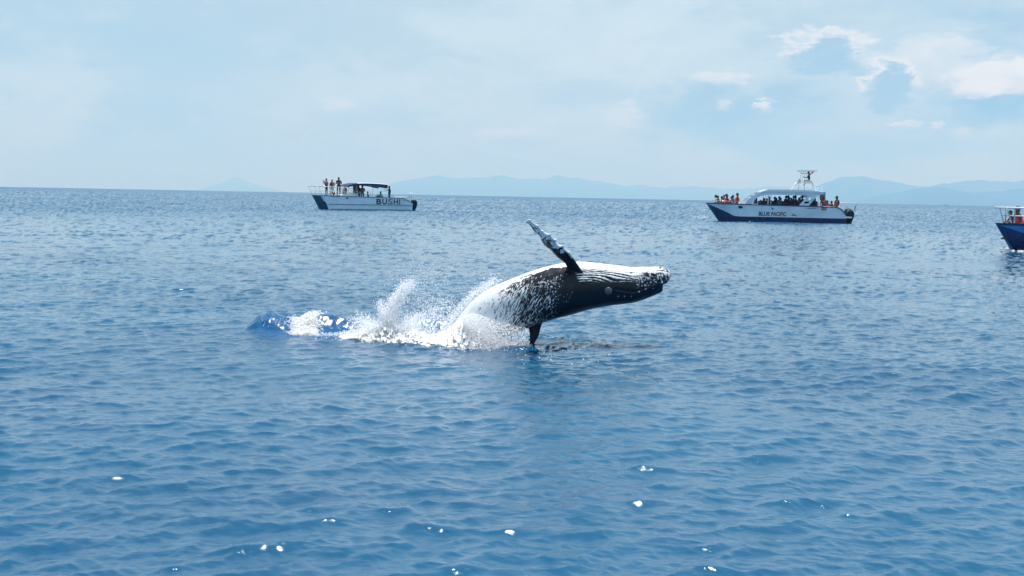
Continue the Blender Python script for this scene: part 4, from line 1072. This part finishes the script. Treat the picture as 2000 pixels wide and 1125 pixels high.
# lettering: B U S H I, the S paler, on a pale shadow
ut0, ut1 = U(735, 0, 0.8), U(781.5, 0, 0.8); wl = ut1 - ut0
for (txt, a, b, mm) in (('B', 0.0, 0.21, 'ink_black'), ('U', 0.245, 0.45, 'ink_black'), ('S', 0.485, 0.69, 'ink_grey'), ('H', 0.725, 0.915, 'ink_black'), ('I', 0.955, 1.0, 'ink_black')):
    text_part('letter', txt, 0.76, 'ink_grey' if False else 'white_gelcoat', boat1, ut0 + wl * a - 0.035, 0.0 + 0.002, 0.565, wl * (b - a) + 0.07, 0.03)
    text_part('letter', txt, 0.72, mm, boat1, ut0 + wl * a, -0.006, 0.585, wl * (b - a), 0.022)
strokes('registration', U(646, 0, 1.3), U(664, 0, 1.3), 0, 1.20, 0.09, 'ink_navy', boat1, 11, 3)
strokes('registration', U(785, 0, 1), U(803, 0, 1), 0, 0.98, 0.09, 'ink_navy', boat1, 11, 4)
ue = U(678, 0, 1.15)
bm_obj('emblem', prism([(ue - .22, 1.13), (ue - .08, 1.17), (ue, 1.24), (ue + .08, 1.17), (ue + .22, 1.13), (ue + .08, 1.09), (ue, 1.04), (ue - .08, 1.09)], -0.006, -0.002), 'ink_black', boat1)

GB = 'people aboard the catamaran with the navy awning'
def on1(px, v, z, kind, label, **k):
    u = FB.u_at(px, v, z + (1.0 if kind.startswith('stand') else 0.5)); person(kind, FB.w(u, v, z), label, rz=FB.yaw + k.pop('turn', 0.0), group=GB, **k)
zf = 1.345
on1(637.5, 0.9, zf, 'stand_photo', 'person in orange life vest holding up a phone at the catamaran bow rail', vest='vest_faded', top='cloth_grey', low='cloth_navy', turn=0.4, skin='skin_tan', scale=0.96)
on1(648.5, 0.8, zf, 'stand_hip', 'person in mint shorts and red vest, hand on hip, on the catamaran foredeck', vest='vest_red', top='cloth_black', low='cloth_mint', turn=R(80), scale=0.90)
on1(661.5, 1.1, zf, 'stand_fold', 'tall person all in black with folded arms standing on the catamaran foredeck', top='cloth_black', low='cloth_black', turn=R(75), scale=1.05)
on1(652.5, 2.2, zf, 'crouch', 'crouching person in a red top behind the standing group on the catamaran', top='vest_red', low='cloth_navy', scale=0.62)
on1(675.5, 1.3, 1.62, 'sit_lean', 'person in faded orange vest sitting on the white cabin top before the awning', vest='vest_faded', top='cloth_grey', low='cloth_maroon', scale=0.8, turn=0.5)
on1(700.5, 1.3, 0.72, 'stand', 'person in dark clothes standing under the front of the navy awning', top='cloth_navy', low='cloth_grey', turn=0.6, scale=1.0)
on1(708, 0.8, 0.72, 'stand_fold', 'person in maroon top with folded arms standing under the navy awning', top='cloth_maroon', low='cloth_black', turn=1.0, scale=0.98)
on1(720, 1.0, 1.12, 'sit_back', 'dark dressed person sitting low on the bench under the navy awning', top='cloth_black', low='cloth_navy', turn=2.8, scale=0.78)
on1(744.5, 0.6, 0.98, 'sit_drive', 'person in a teal shirt seated at the catamaran steering console', top='cloth_teal', low='cloth_teal', turn=0.2, scale=0.95)
on1(760.5, 0.75, 0.72, 'stand_hold', 'person in black holding the rear awning post of the catamaran', top='cloth_black', low='cloth_navy', scale=0.98)

# --- long white boat with arched canopy and lookout tower ---------------------------------------
FP = Frame(1381, 431.2, R(-4))
FP.p = FP.p - FP.ev * 0.0
UP = lambda px, v=0.0, z=1.0: FP.u_at(px, v, z)
LP = UP(1653, 0, 0.6)
BEAM2 = 3.4
boat2 = thing('tour_boat', 'long white tour boat with navy bottom, arched white canopy and lookout tower', 'boat', FP.p, FP.yaw, None)
def zgun2(u):
    base = 1.42 - 0.012 * u
    k = LP - 0.95
    if u > k: base -= 0.92 * (1 - math.sqrt(max(0, 1 - ((u - k) / 0.95) ** 2)))
    return base
def v_in2(u): return (BEAM2 / 2) * (1 - sstep(u, -1.2, 3.6)) * 1.0
rings = []
for u in [0, .12, .3, .6, 1.0, 1.5, 1.9, 2.4, 3.0, 3.6, 4.6, 6, 8, 9.5] + [LP - .95 + .95 * q for q in (0, .3, .5, .68, .82, .92, 1.0)]:
    n_ = v_in2(u); f_ = BEAM2 - n_; c = BEAM2 / 2
    if u == 0: n_, f_ = c - 0.02, c + 0.02
    zg = zgun2(u); zb = min(zg - 0.01, 0.40 + 0.98 * max(0, 1 - u / 1.95)); rk = max(0, 1 - u / 3.2)
    zd = max(0.5, min(0.85, zg - 0.06)) if u > 0.6 else zg - 0.05
    zd = min(zd, zg - 0.03)
    def P(v, z): return (u + rk * 1.02 * (zg - max(z, -0.2)) / zg, v, z)
    def S(k): return n_ + (c - n_) * k, f_ + (c - f_) * k
    a1, b1 = S(.30); a2, b2 = S(.06); i = min(.09, (c - n_) * .5)
    rings.append([P(c, -.55), P(a1, -.25), P(a2, 0.0), P(n_, zb), P(n_, zb + 0.045 * (zg > zb + .05)), P(n_, zg), P(n_ + i, zg), P(n_ + i, zd), P(f_ - i, zd), P(f_ - i, zg), P(f_, zg), P(f_, zb + .045 * (zg > zb + .05)), P(f_, zb), P(b2, 0.0), P(b1, -.25)])
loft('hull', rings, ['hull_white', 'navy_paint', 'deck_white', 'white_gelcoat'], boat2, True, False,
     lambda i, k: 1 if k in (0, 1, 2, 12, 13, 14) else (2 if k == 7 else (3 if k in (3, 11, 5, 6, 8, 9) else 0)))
for sgn in (0, 1):
    us = [0.03, .12, .3, .6, 1, 1.5, 1.9, 2.4, 3, 3.6, 4.6, 6, 8, 9.5] + [LP - .95 + .95 * q for q in (0, .3, .5, .68, .82, .92)]
    pth = [(u, (v_in2(u) - .015 if sgn == 0 else BEAM2 - v_in2(u) + .015), zgun2(u) - .02) for u in us]
    tube('rubbing_strake', pth, 0.045, 'navy_paint', boat2, 6)
bm_obj('porthole', prism([(UP(1446, .3, 1.1) + .19 * math.cos(t), 1.14 + .11 * math.sin(t)) for t in np.linspace(0, 2 * math.pi, 18, endpoint=False)], v_in2(UP(1446, .3, 1.1)) - 0.03, v_in2(UP(1446, .3, 1.1)) + .2), 'dark_glass', boat2)
# canopy: arched leg sweeping up into a flat roof
vn, vf = 0.12, BEAM2 - 0.12
arch = []
for px, py in ((1455, 399), (1460, 391.5), (1467, 384.5), (1476, 379), (1487, 375.3), (1500, 374), (1540, 374.2), (1580, 375.5), (1604, 376), (1611, 375)):
    u = FP.u_at(px, vn, 2.2); arch.append((u, FP.z_at(py, u, vn)))
archi = []
for px, py in ((1468, 399), (1472, 393), (1477, 387.5), (1485, 383.2), (1494, 381), (1503, 380.3), (1540, 380.4), (1580, 381.4), (1600, 381), (1610, 379)):
    u = FP.u_at(px, vn, 2.2); archi.append((u, FP.z_at(py, u, vn)))
for v in (vn, vf):
    bm_obj('canopy_arch', prism(arch + archi[::-1], v - .05, v + .05), 'hull_white', boat2)
top_o = arch[4:]; roof = [(u, z + (0.16 if 0 < q < len(top_o) - 2 else 0.05)) for q, (u, z) in enumerate(top_o)]
bm_obj('roof', prism(roof + [(u, z - 0.02) for u, z in top_o[::-1]], vn - .10, vf + .10), 'white_gelcoat', boat2)
for q in range(2, 5):   # cross ribs of the arch front
    u, z = arch[q]; tube('roof_rib', [(u + .05, vn, z - .05), (u + .05, vf, z - .05)], 0.03, 'white_tube', boat2)
zroof = arch[6][1]
for pxp in (1500.5, 1506):
    for v in (vn + .05, vf - .05):
        u = UP(pxp, vn, 1.8); tube('canopy_post', [(u, v, 0.85), (u, v, zroof - .2)], 0.035 if pxp < 1503 else 0.025, 'white_tube' if pxp < 1503 else 'steel_tube', boat2)
# slanted side panel with two oval holes, and the slim strut beside it
u0, u1, u2, u3 = UP(1560.5, vn, 1.4), UP(1580, vn, 1.4), UP(1598, vn, 2.2), UP(1579, vn, 2.2); z0, z1 = 1.36, zroof - .22
for v in (vn, vf):
    bm = bmesh.new(); n = 20
    def quad(a, b): return ((u0 * (1 - b) + u3 * b) * (1 - a) + (u1 * (1 - b) + u2 * b) * a, z0 + (z1 - z0) * b)
    # built as a plate from a grid with two openings left out
    ga, gb = 12, 24; vs2 = {}
    for sd in (0, 1):
        for i in range(ga + 1):
            for j in range(gb + 1):
                uu, zz = quad(i / ga, j / gb); vs2[(sd, i, j)] = bm.verts.new((uu, v - .035 + .07 * sd, zz))
    def hole(i, j):
        a, b = (i + .5) / ga, (j + .5) / gb
        return any(((a - .5) / .26) ** 2 + ((b - c) / .10) ** 2 < 1 for c in (.28, .66))
    for i in range(ga):
        for j in range(gb):
            if hole(i, j): continue
            bm.faces.new([vs2[(0, *q)] for q in ((i, j), (i + 1, j), (i + 1, j + 1), (i, j + 1))]); bm.faces.new([vs2[(1, *q)] for q in ((i, j), (i, j + 1), (i + 1, j + 1), (i + 1, j))])
            for (di, dj, e) in ((-1, 0, ((i, j), (i, j + 1))), (1, 0, ((i + 1, j), (i + 1, j + 1))), (0, -1, ((i, j), (i + 1, j))), (0, 1, ((i, j + 1), (i + 1, j + 1)))):
                ii, jj = i + di, j + dj
                if not (0 <= ii < ga and 0 <= jj < gb) or hole(ii, jj): bm.faces.new([vs2[(0, *e[0])], vs2[(0, *e[1])], vs2[(1, *e[1])], vs2[(1, *e[0])]])
    for q in [v_ for v_ in bm.verts if not v_.link_faces]: bm.verts.remove(q)
    bm_obj('side_panel', bm, 'hull_white', boat2)
    tube('canopy_strut', [(UP(1584, vn, 1.6), v, 1.75), (UP(1597, vn, 2.2), v, zroof - .15)], 0.06, 'white_tube', boat2)
    tube('canopy_post', [(UP(1598.5, vn, 1.6), v, 0.85), (UP(1598.5, vn, 2.2), v, zroof - .1)], 0.035, 'white_tube', boat2)
# rolled rear curtain
for q, (a, b) in enumerate(((1598, 1602), (1602.5, 1607), (1607.5, 1613.5))):
    bm_obj('rear_curtain', prism([(UP(a, 1, 2), zroof - (.55 if q < 2 else .95)), (UP(b, 1, 2), zroof - (.75 if q < 2 else 1.0)), (UP(b, 1, 2), zroof + .02), (UP(a, 1, 2), zroof + .02)], vn + .2 + q * .5, vn + .26 + q * .5), 'canvas_grey', boat2)
# lookout tower on the roof
zt = zroof + .13
ZT = lambda py, px, v=1.7: FP.z_at(py, FP.u_at(px, v, 3.2), v)
vt0, vt1 = 1.15, 2.25
zpl = ZT(356, 1570); ztop = ZT(334, 1575); zbrk = ZT(338.5, 1570)
for v in (vt0, vt1):
    tube('tower_leg', [(UP(1543, v, 3), v, zt - .05), (UP(1559.5, v, 3.2), v, ZT(353.5, 1559, v))], 0.075, 'white_tube', boat2)
    tube('tower_leg', [(UP(1594, v, 3), v, zt - .05), (UP(1585, v, 3.2), v, zpl)], 0.07, 'white_tube', boat2)
    tube('tower_post', [(UP(1560, v, 3), v, zt - .05), (UP(1560, v, 3.2), v, zpl + .1)], 0.03, 'steel_tube', boat2)
    tube('tower_post', [(UP(1571.5, v, 3), v, zt - .05), (UP(1571.5, v, 3.2), v, zpl + .1)], 0.03, 'steel_tube', boat2)
    for a, b in ((1562, 1564.5), (1567.5, 1568), (1571.5, 1571.5), (1576, 1576)):
        tube('sunshade_post', [(UP(a, v, 3.3), v, zpl + .05), (UP(b, v, 3.7), v, zbrk)], 0.016, 'steel_tube', boat2)
        tube('sunshade_brace', [(UP(b, v, 3.7), v, zbrk), (UP(b + 1, v, 3.7), v, ztop)], 0.014, 'steel_tube', boat2)
    tube('sunshade_brace', [(UP(1558.5, v, 3.8), v, ztop), (UP(1564.5, v, 3.7), v, zbrk), (UP(1578, v, 3.7), v, zbrk)], 0.016, 'steel_tube', boat2)
tube('tower_post', [(UP(1560, vt0, 3.2), vt0, zpl + .06), (UP(1560, vt1, 3.2), vt1, zpl + .06)], 0.03, 'steel_tube', boat2)
bm_obj('sunshade', box(UP(1557, 1.7, 3.8), UP(1593.5, 1.7, 3.8), vt0 - .25, vt1 + .25, ztop - .02, ztop + .045), 'white_gelcoat', boat2, bevel=0.015)
bm_obj('tower_platform', box(UP(1559.5, 1.7, 3.2), UP(1586, 1.7, 3.2), vt0, vt1, zpl - .09, zpl - .02), 'white_gelcoat', boat2)
bm_obj('helm_console', prism([(UP(1559, 1.7, 3.3), zpl), (UP(1563.5, 1.7, 3.3), zpl), (UP(1563.5, 1.7, 3.3), zpl + .22), (UP(1559, 1.7, 3.3), zpl + .26)], 1.4, 2.0), 'steel_tube', boat2, bevel=0.02)
bm_obj('helm_seat', prism([(UP(1576, 1.7, 3.3), zpl - .02), (UP(1584, 1.7, 3.3), zpl - .02), (UP(1584, 1.7, 3.3), zpl + .12), (UP(1576, 1.7, 3.3), zpl + .12)], 1.4, 2.0), 'white_gelcoat', boat2, bevel=0.02)
bm = bmesh.new(); ns = 10
gridv = [[bm.verts.new((UP(1580 + 7.5 * i / ns, 2.3, 3.7), 2.05 + .06 * math.sin(i * .9 + j * .5), ZT(342.5 - 5.5 * i / ns - (1 - j / 5) * (2.2 + 1.5 * i / ns), 1583))) for j in range(6)] for i in range(ns + 1)]
for i in range(ns):
    for j in range(5): bm.faces.new((gridv[i][j], gridv[i + 1][j], gridv[i + 1][j + 1], gridv[i][j + 1]))
bmesh.ops.solidify(bm, geom=list(bm.faces), thickness=0.012)
flag = bm_obj('flag', bm, 'flag_red', None, True)
flag.location = FP.p; flag.rotation_euler = (0, 0, FP.yaw); tag(flag, 'small red flag blown out under the lookout tower sunshade', 'flag')
tube('flag_pole', [(UP(1579.5, 2.05, 3.3), 2.05, zpl + .1), (UP(1580, 2.05, 3.7), 2.05, ztop)], 0.014, 'steel_tube', boat2)
# roof aerials, stern rail, swim seat, engines
for pxp in (1597, 1604.5):
    tube('aerial', [(UP(pxp, 1.7, 3), 1.7, zroof + .1), (UP(pxp + .4, 1.7, 3), 1.7, zroof + .42)], [0.015, 0.03], 'white_tube', boat2)
ur = UP(1640, .3, 1.4)
tube('stern_rail', [(ur - .2, .3, 1.2), (ur + .1, .3, 1.62), (UP(1668, .3, 1.5), .3, 1.62), (UP(1670, .3, 1.2), .3, 1.0)], 0.03, 'white_tube', boat2)
tube('stern_rail', [(ur - .2, BEAM2 - .3, 1.2), (ur + .1, BEAM2 - .3, 1.62), (UP(1668, .3, 1.5), BEAM2 - .3, 1.62), (UP(1670, .3, 1.2), BEAM2 - .3, 1.0)], 0.03, 'white_tube', boat2)
for a in (1648, 1656):
    tube('stern_rail', [(UP(a, .3, 1.4), .3, .9), (UP(a + 4, .3, 1.4), .3, 1.62)], 0.022, 'steel_tube', boat2)
bm_obj('stern_platform', box(LP - .3, LP + .55, .5, BEAM2 - .5, .42, .55), 'white_gelcoat', boat2, bevel=0.02)
tube('tilt_arm', [(UP(1669, 1.2, 1.2), 1.2, 1.05), (UP(1674, 1.2, 1.6), 1.2, 1.72)], [0.06, 0.03], 'grey_paint', boat2)
outboard(boat2, LP + 0.16, 0.75, 1.05, 0.0); outboard(boat2, LP + 0.42, BEAM2 - 0.75, 1.12, 0.0)
# side gate with its step
ug0, ug1 = UP(1603.5, 0, 1), UP(1614.5, 0, 1)
bm_obj('side_gate', box(ug0, ug1, -0.012, 0.02, 0.98, zgun2(ug0) + .02), 'canvas_grey', boat2)
bm_obj('step', box(ug0 - .05, ug1 + .02, -0.14, 0.01, 0.90, 0.96), 'white_gelcoat', boat2, bevel=0.01)
for k, (a, b) in enumerate(((1.2, 2.4), (3.2, 3.8))):
    bm_obj('bench', box(a + .3, b + .5, 1.15 if k == 0 else .6, BEAM2 - (1.15 if k == 0 else .6), .84, 1.24), 'white_gelcoat', boat2, bevel=0.02)
bm_obj('bench', box(UP(1484, .4, 1.2), UP(1600, .4, 1.2), .45, .95, .84, 1.24), 'white_gelcoat', boat2, bevel=0.02)
bm_obj('bench', box(UP(1484, .4, 1.2), UP(1600, .4, 1.2), 1.9, 2.4, .84, 1.24), 'white_gelcoat', boat2, bevel=0.02)
bm_obj('bench', box(UP(1618, .4, 1.2), UP(1642, .4, 1.2), .3, BEAM2 - .3, .60, 1.06), 'white_gelcoat', boat2, bevel=0.02)
bm_obj('cabin_step', prism([(UP(1444, .5, 1.4), 1.2), (UP(1458, .5, 1.4), 1.2), (UP(1458, .5, 1.4), 1.56), (UP(1447, .5, 1.4), 1.56)], .55, BEAM2 - .55), 'white_gelcoat', boat2, bevel=0.03)
bm_obj('helm_screen', prism([(UP(1471, .6, 1.6), 1.42), (UP(1480, .6, 1.6), 1.42), (UP(1478.5, .6, 1.6), 2.0), (UP(1476.5, .6, 1.6), 2.0)], .6, .66), 'dark_glass', boat2)
# bow rail low
tube('bow_rail', [(UP(1391, 1.2, 1.5), 1.3, 1.62), (UP(1400, .8, 1.5), .85, 1.60), (UP(1430, .3, 1.5), .45, 1.58)], 0.022, 'steel_tube', boat2)
for a, v in ((1391, 1.3), (1400, .85), (1415, .62), (1430, .45)):
    tube('bow_rail', [(UP(a, v, 1.5), v, 1.3), (UP(a, v, 1.5), v, 1.6)], 0.018, 'steel_tube', boat2)
# name on the side
a, b = UP(1482, 0, .7), UP(1503.5, 0, .7); c, d = UP(1506.5, 0, .7), UP(1535.5, 0, .7)
zn = FP.z_at(421.3, a, 0)
text_part('boat_name', 'BLUE', 0.44, 'ink_navy', boat2, a, v_in2(a) - 0.004, zn, b - a, 0.012)
text_part('boat_name', 'PACIFIC', 0.44, 'ink_brown', boat2, c, -0.004, zn, d - c, 0.012)
uq = UP(1508.5, 0, 1)
bm_obj('emblem', prism([(uq - .14, 1.00), (uq + .16, 1.0), (uq + .10, 1.06), (uq + .02, 1.10), (uq - .02, 1.13), (uq - .07, 1.06)], -0.006, -0.002), 'ink_navy', boat2)
bm_obj('emblem', prism([(uq - .11, 1.17), (uq + .02, 1.17), (uq + .02, 1.21), (uq - .11, 1.21)], -0.006, -0.002), 'ink_navy', boat2)
uq = UP(1550, 0, .6)
bm_obj('emblem', prism([(uq - .20, .53), (uq + .30, .53), (uq + .16, .60), (uq + .02, .62), (uq - .03, .74), (uq - .10, .60)], -0.006, -0.002), 'ink_teal', boat2)
strokes('registration', UP(1572, 0, 1), UP(1597, 0, 1), 0, FP.z_at(408.5, UP(1585, 0, 1), 0), .11, 'ink_navy', boat2, 15, 6)

GP = 'people aboard the boat with the lookout tower'
def on2(px, py, v, kind, label, **k):
    """py: top of the head"""
    hh = {'sit': .92, 'sit_lean': .92, 'sit_drive': .92, 'sit_back': .92, 'crouch': 1.07}.get(kind, 1.74) * k.get('scale', 1.0)
    u = FP.u_at(px, v, 1.9); zt_ = FP.z_at(py, u, v); person(kind, FP.w(u, v, zt_ - hh), label, rz=FP.yaw + k.pop('turn', 0.0), group=k.pop('group', GP), **k)
on2(1398, 380.5, 1.75, 'sit', 'foremost bow passenger in a white top on the boat with the lookout tower', top='cloth_white', low='cloth_navy', scale=.9)
on2(1406, 382.0, 1.6, 'sit_lean', 'bow passenger in orange vest leaning forward beside the white top', vest='vest_faded', top='cloth_black', low='cloth_grey', scale=.9)
on2(1413.5, 380.5, 1.7, 'sit_back', 'bow passenger in orange vest with back turned amid the bow group', vest='vest_orange', top='cloth_black', low='cloth_navy', scale=.92, turn=1.2, skin='skin_tan')
on2(1419, 378.5, 2.2, 'sit', 'tallest head of the bow group, dark top, behind the orange vests', top='cloth_black', low='cloth_navy', scale=1.0)
on2(1424, 380.5, 1.4, 'sit_lean', 'bow passenger in dark red vest bent over beside the rail', vest='vest_red', top='cloth_black', low='cloth_grey', scale=.9)
on2(1434, 381, 1.8, 'sit_back', 'bow passenger in dark grey turned to the person in the bright vest', top='cloth_grey', low='cloth_black', scale=.92, turn=2.6)
on2(1440, 377.0, 1.1, 'sit', 'large bow passenger in bright orange vest and long dark hair', vest='vest_orange', top='cloth_maroon', low='cloth_navy', scale=1.0, turn=-.1, style='long', skin='skin_tan')
on2(1410, 383.0, 2.0, 'sit', 'bow passenger in black half hidden among the orange vests', top='cloth_black', low='cloth_black', scale=.88)
on2(1429, 383.5, 1.9, 'sit', 'bow passenger in faded vest low before the dark grey one', vest='vest_faded', top='cloth_maroon', low='cloth_black', scale=.85)
for v_ in (1.25, 2.75):
    bm_obj('seat_back', box(UP(1486, 1, 1.4), UP(1598, 1, 1.4), v_, v_ + .06, 1.24, 1.68), 'canvas_navy', boat2, bevel=.015)
GC = 'dark passengers seated in rows under the white canopy'
lab = 'dark silhouetted passenger seated in the rows under the arched white canopy'
for q, (px, py, v) in enumerate([(1492.5, 387, 1.2), (1503, 384, .8), (1510.5, 384.2, 2.1), (1522, 383.5, .75), (1532, 382, .8), (1537, 381.5, 2.2), (1550, 382.5, .75), (1557.8, 381.7, 1.9), (1565.5, 382.5, .8), (1589, 385.5, 2.0), (1595, 386, .9), (1498, 387.5, 2.1), (1516, 386.5, 2.0), (1527, 386, 2.1), (1543.5, 385, 2.0), (1561, 386, .8), (1546, 386.5, .8)]):
    on2(px, py, v, ('sit', 'sit_lean', 'sit_back')[q % 3], lab, top=('cloth_black', 'cloth_navy', 'cloth_maroon', 'cloth_grey')[q % 4], low='cloth_black', turn=(.3, 1.3, -.2, .8, 2.4)[q % 5], style=('short', 'long')[q % 3 == 1], group=GC, scale=.95)
on2(1486, 390.5, 1.0, 'sit', 'small child seated at the front under the arched white canopy', top='cloth_black', low='cloth_black', scale=.7)
on2(1608.5, 383.5, .25, 'stand', 'person in orange vest standing in the side gate of the tower boat', vest='vest_orange', top='cloth_black', low='cloth_grey', turn=1.4, scale=.86, style='long')
on2(1617.5, 391.5, .8, 'sit_back', 'person in dark red vest sitting low behind the side gate', vest='vest_red', top='cloth_maroon', low='cloth_navy', scale=.85, turn=1.8)
on2(1634.5, 382.8, .6, 'sit', 'stern passenger in bright orange vest and wide dark cap', vest='vest_orange', top='cloth_black', low='cloth_navy', turn=.4, style='cap', scale=1.06)
on2(1628, 392.5, 1.2, 'sit_lean', 'stern passenger in red vest sitting low beside the dark cap', vest='vest_red', top='cloth_maroon', low='cloth_navy', scale=.8)
u_ = UP(1580.5, 1.7, 3.4)
person('sit_drive', FP.w(u_, 1.7, zpl + .10), 'skipper in black seated at the helm on the lookout tower', rz=FP.yaw, top='cloth_black', low='cloth_white', scale=.82, group=GP)

# --- dark blue boat whose bow enters the scene --------------------------------------------------
FD = Frame(1967, 489.5, R(2))
boat3 = thing('tour_boat', 'dark blue boat with pale blue side panel, white bow rail and red vested passengers', 'boat', FD.p, FD.yaw, None)
UD = lambda px, v=1.0, z=1.0: FD.u_at(px, v, z)
B3, L3 = 2.4, 8.5
def vin3(u): return (B3 / 2) * (1 - sstep(u, -1.0, 2.6))
rings = []
for u in (0, .1, .25, .5, .8, 1.2, 1.6, 2.1, 2.6, 4, 6, 8, L3):
    n_ = vin3(u); f_ = B3 - n_; c = B3 / 2
    if u == 0: n_, f_ = c - .015, c + .015
    zg = 1.02; zb = max(.30, .93 - .40 * u) if u > .05 else .94; rk = max(0, 1 - u / 2.6); zd = .55 if u > .5 else zg - .08
    def P(v, z): return (u + rk * .78 * (zg - max(z, -.2)) / zg, v, z)
    def S(k): return n_ + (c - n_) * k, f_ + (c - f_) * k
    a1, b1 = S(.35); a2, b2 = S(.08); i = min(.08, (c - n_) * .5)
    rings.append([P(c, -.45), P(a1, -.2), P(a2, 0.02), P(n_, zb), P(n_, zg - .10 if zb < zg - .12 else zb + .01), P(n_, zg), P(n_ + i, zg), P(n_ + i, zd), P(f_ - i, zd), P(f_ - i, zg), P(f_, zg), P(f_, zg - .10 if zb < zg - .12 else zb + .01), P(f_, zb), P(b2, .02), P(b1, -.2)])
loft('hull', rings, ['blue_paint', 'navy_paint', 'deck_white', 'white_gelcoat'], boat3, True, False, lambda i, k: 0 if k in (3, 11) else (3 if k in (5, 6, 8, 9) else (2 if k == 7 else 1)))
zr3 = 1.60
for sg in (0, 1):
    V3 = lambda u: (vin3(u) + .10) if sg == 0 else B3 - vin3(u) - .10
    tube('hand_rail', [(-.02, B3 / 2, zr3), (.3, V3(.35), zr3), (1.0, V3(1.0), zr3), (2.0, V3(2.0), zr3), (4.2, V3(4), zr3)], 0.035, 'white_tube', boat3)
    tube('middle_rail', [(.42, V3(.45), 1.30), (1.0, V3(1.0), 1.30), (2.0, V3(2.0), 1.30), (4.2, V3(4), 1.30)], 0.022, 'white_tube', boat3)
    for a, b in ((.50, .30), (.58, .58), (1.7, 1.7), (2.4, 2.4), (3.2, 3.2), (4.2, 4.2)):
        tube('stanchion', [(a, V3(max(a, .5)), 1.0), (b, V3(max(b, .4)), zr3)], 0.026, 'grey_paint', boat3)
    for a in (4.4, 6.8): tube('canopy_post', [(a, V3(4.5), .55), (a, V3(4.5), 2.6)], 0.03, 'white_tube', boat3)
bm_obj('canopy', box(4.2, 7.0, .15, B3 - .15, 2.6, 2.68), 'white_gelcoat', boat3, bevel=.02)
bm_obj('bench', box(1.6, 3.6, .8, B3 - .8, .54, .80), 'white_gelcoat', boat3, bevel=.02)
outboard(boat3, L3 + .05, B3 / 2, 1.0)
GD = 'passengers in the bow of the dark blue boat'
def on3(px, py, v, kind, label, **k):
    hh = (1.07 if kind == 'crouch' else .92) * k.get('scale', 1); u = FD.u_at(px, v, 1.4); z = FD.z_at(py, u, v); person(kind, FD.w(u, v, z - hh), label, rz=FD.yaw + k.pop('turn', 0), group=GD, **k)
on3(1987.5, 403, 1.2, 'sit', 'passenger in black cap and red vest in the dark blue bow', vest='vest_red', top='cloth_maroon', low='cloth_white', style='cap', scale=.95, turn=0)
on3(1996, 407, 1.4, 'sit_lean', 'passenger in red vest crowded behind the black cap', vest='vest_red', top='cloth_maroon', low='cloth_grey', scale=.92, turn=-.3)
on3(1981.5, 411, 1.35, 'crouch', 'passenger in dark red sitting low against the white bow rail', top='cloth_maroon', low='cloth_black', scale=.72, turn=0)

# --- tiny skiff far off ------------------------------------------------------------------------
ps = Vector(((1842 - 1000) / FPX * 1500, 1500, -1500 ** 2 / (2 * EARTH)))
skiff = thing('skiff', 'tiny dark skiff far off under the headland', 'skiff', ps, 0)
rings = []
for u, wd, zz in ((-2.4, .05, .95), (-1.8, .5, .75), (-.6, .8, .62), (.9, .8, .6), (2.2, .65, .62)):
    rings.append([(u, 0, -.3), (u, -wd, .1), (u, -wd * 1.1, zz), (u, -wd * .8, zz), (u, -wd * .6, .3), (u, wd * .6, .3), (u, wd * .8, zz), (u, wd * 1.1, zz), (u, wd, .1)])
loft('hull', rings, 'navy_paint', skiff)
bm_obj('thwart', box(-.2, .2, -.7, .7, .45, .52), 'deck_white', skiff)
outboard(skiff, 2.25, 0, .9)
person('sit', ps + Vector((.9, 0, .5)), 'lone dark figure seated in the tiny far skiff', top='cloth_black', low='cloth_black')

# ------------------------------------------------------------------ wakes: flecks of foam on the water by the boats
def wake(name, label, path, n, spread, seed, rmax):
    g = np.random.default_rng(seed); p = np.array(path, float); t = g.random(n)
    seg = np.r_[0, np.cumsum(np.abs(np.diff(p[:, 0])))]; seg /= seg[-1]
    cx = np.interp(t, seg, p[:, 0]); cy = np.interp(t, seg, p[:, 1]) + g.normal(size=n) * spread
    cl = vnoise(cx / 5.0 + seed, cy * 0 + seed) ; keep = cl > 0.5; cx, cy = cx[keep], cy[keep]
    P_ = np.array([list(on_sea(a, b)) for a, b in zip(cx, cy)])
    h = sea(P_[:, 0].copy(), P_[:, 1].copy())[0]; P_[:, 2] = h + 0.01
    r = rmax * (0.25 + 0.75 * g.random(len(cx)) ** 2)
    me = drops_mesh(name, P_, r); co = np.empty(len(me.vertices) * 3, np.float32); me.vertices.foreach_get('co', co); co = co.reshape(-1, 6, 3)
    co[:, :, 2] = P_[:, None, 2] + (co[:, :, 2] - P_[:, None, 2]) * 0.55; me.vertices.foreach_set('co', co.ravel()); me.update()
    tag(link(name, me, 'foam'), label, 'foam', kind='stuff')
wake('wake_foam', 'thin line of white wake behind the catamaran', [(766, 410.0), (778, 409.3), (815, 410), (1045, 412.5)], 420, 0.7, 5, 0.075)
wake('wake_foam', 'white flecks of wake behind the tower boat', [(1420, 431), (1432, 431.5), (1672, 434.5), (1690, 434.5), (1775, 436.5), (1825, 430)], 300, 1.2, 6, 0.085)
wake('bow_foam', 'white foam thrown ahead of the tower boat bow', [(1352, 424), (1375, 424.5), (1402, 427)], 130, 1.6, 8, 0.11)
wake('bow_foam', 'curl of white foam at the dark blue bow', [(1952, 486), (1962, 485), (1980, 489), (1999, 492)], 260, 1.2, 9, 0.05)
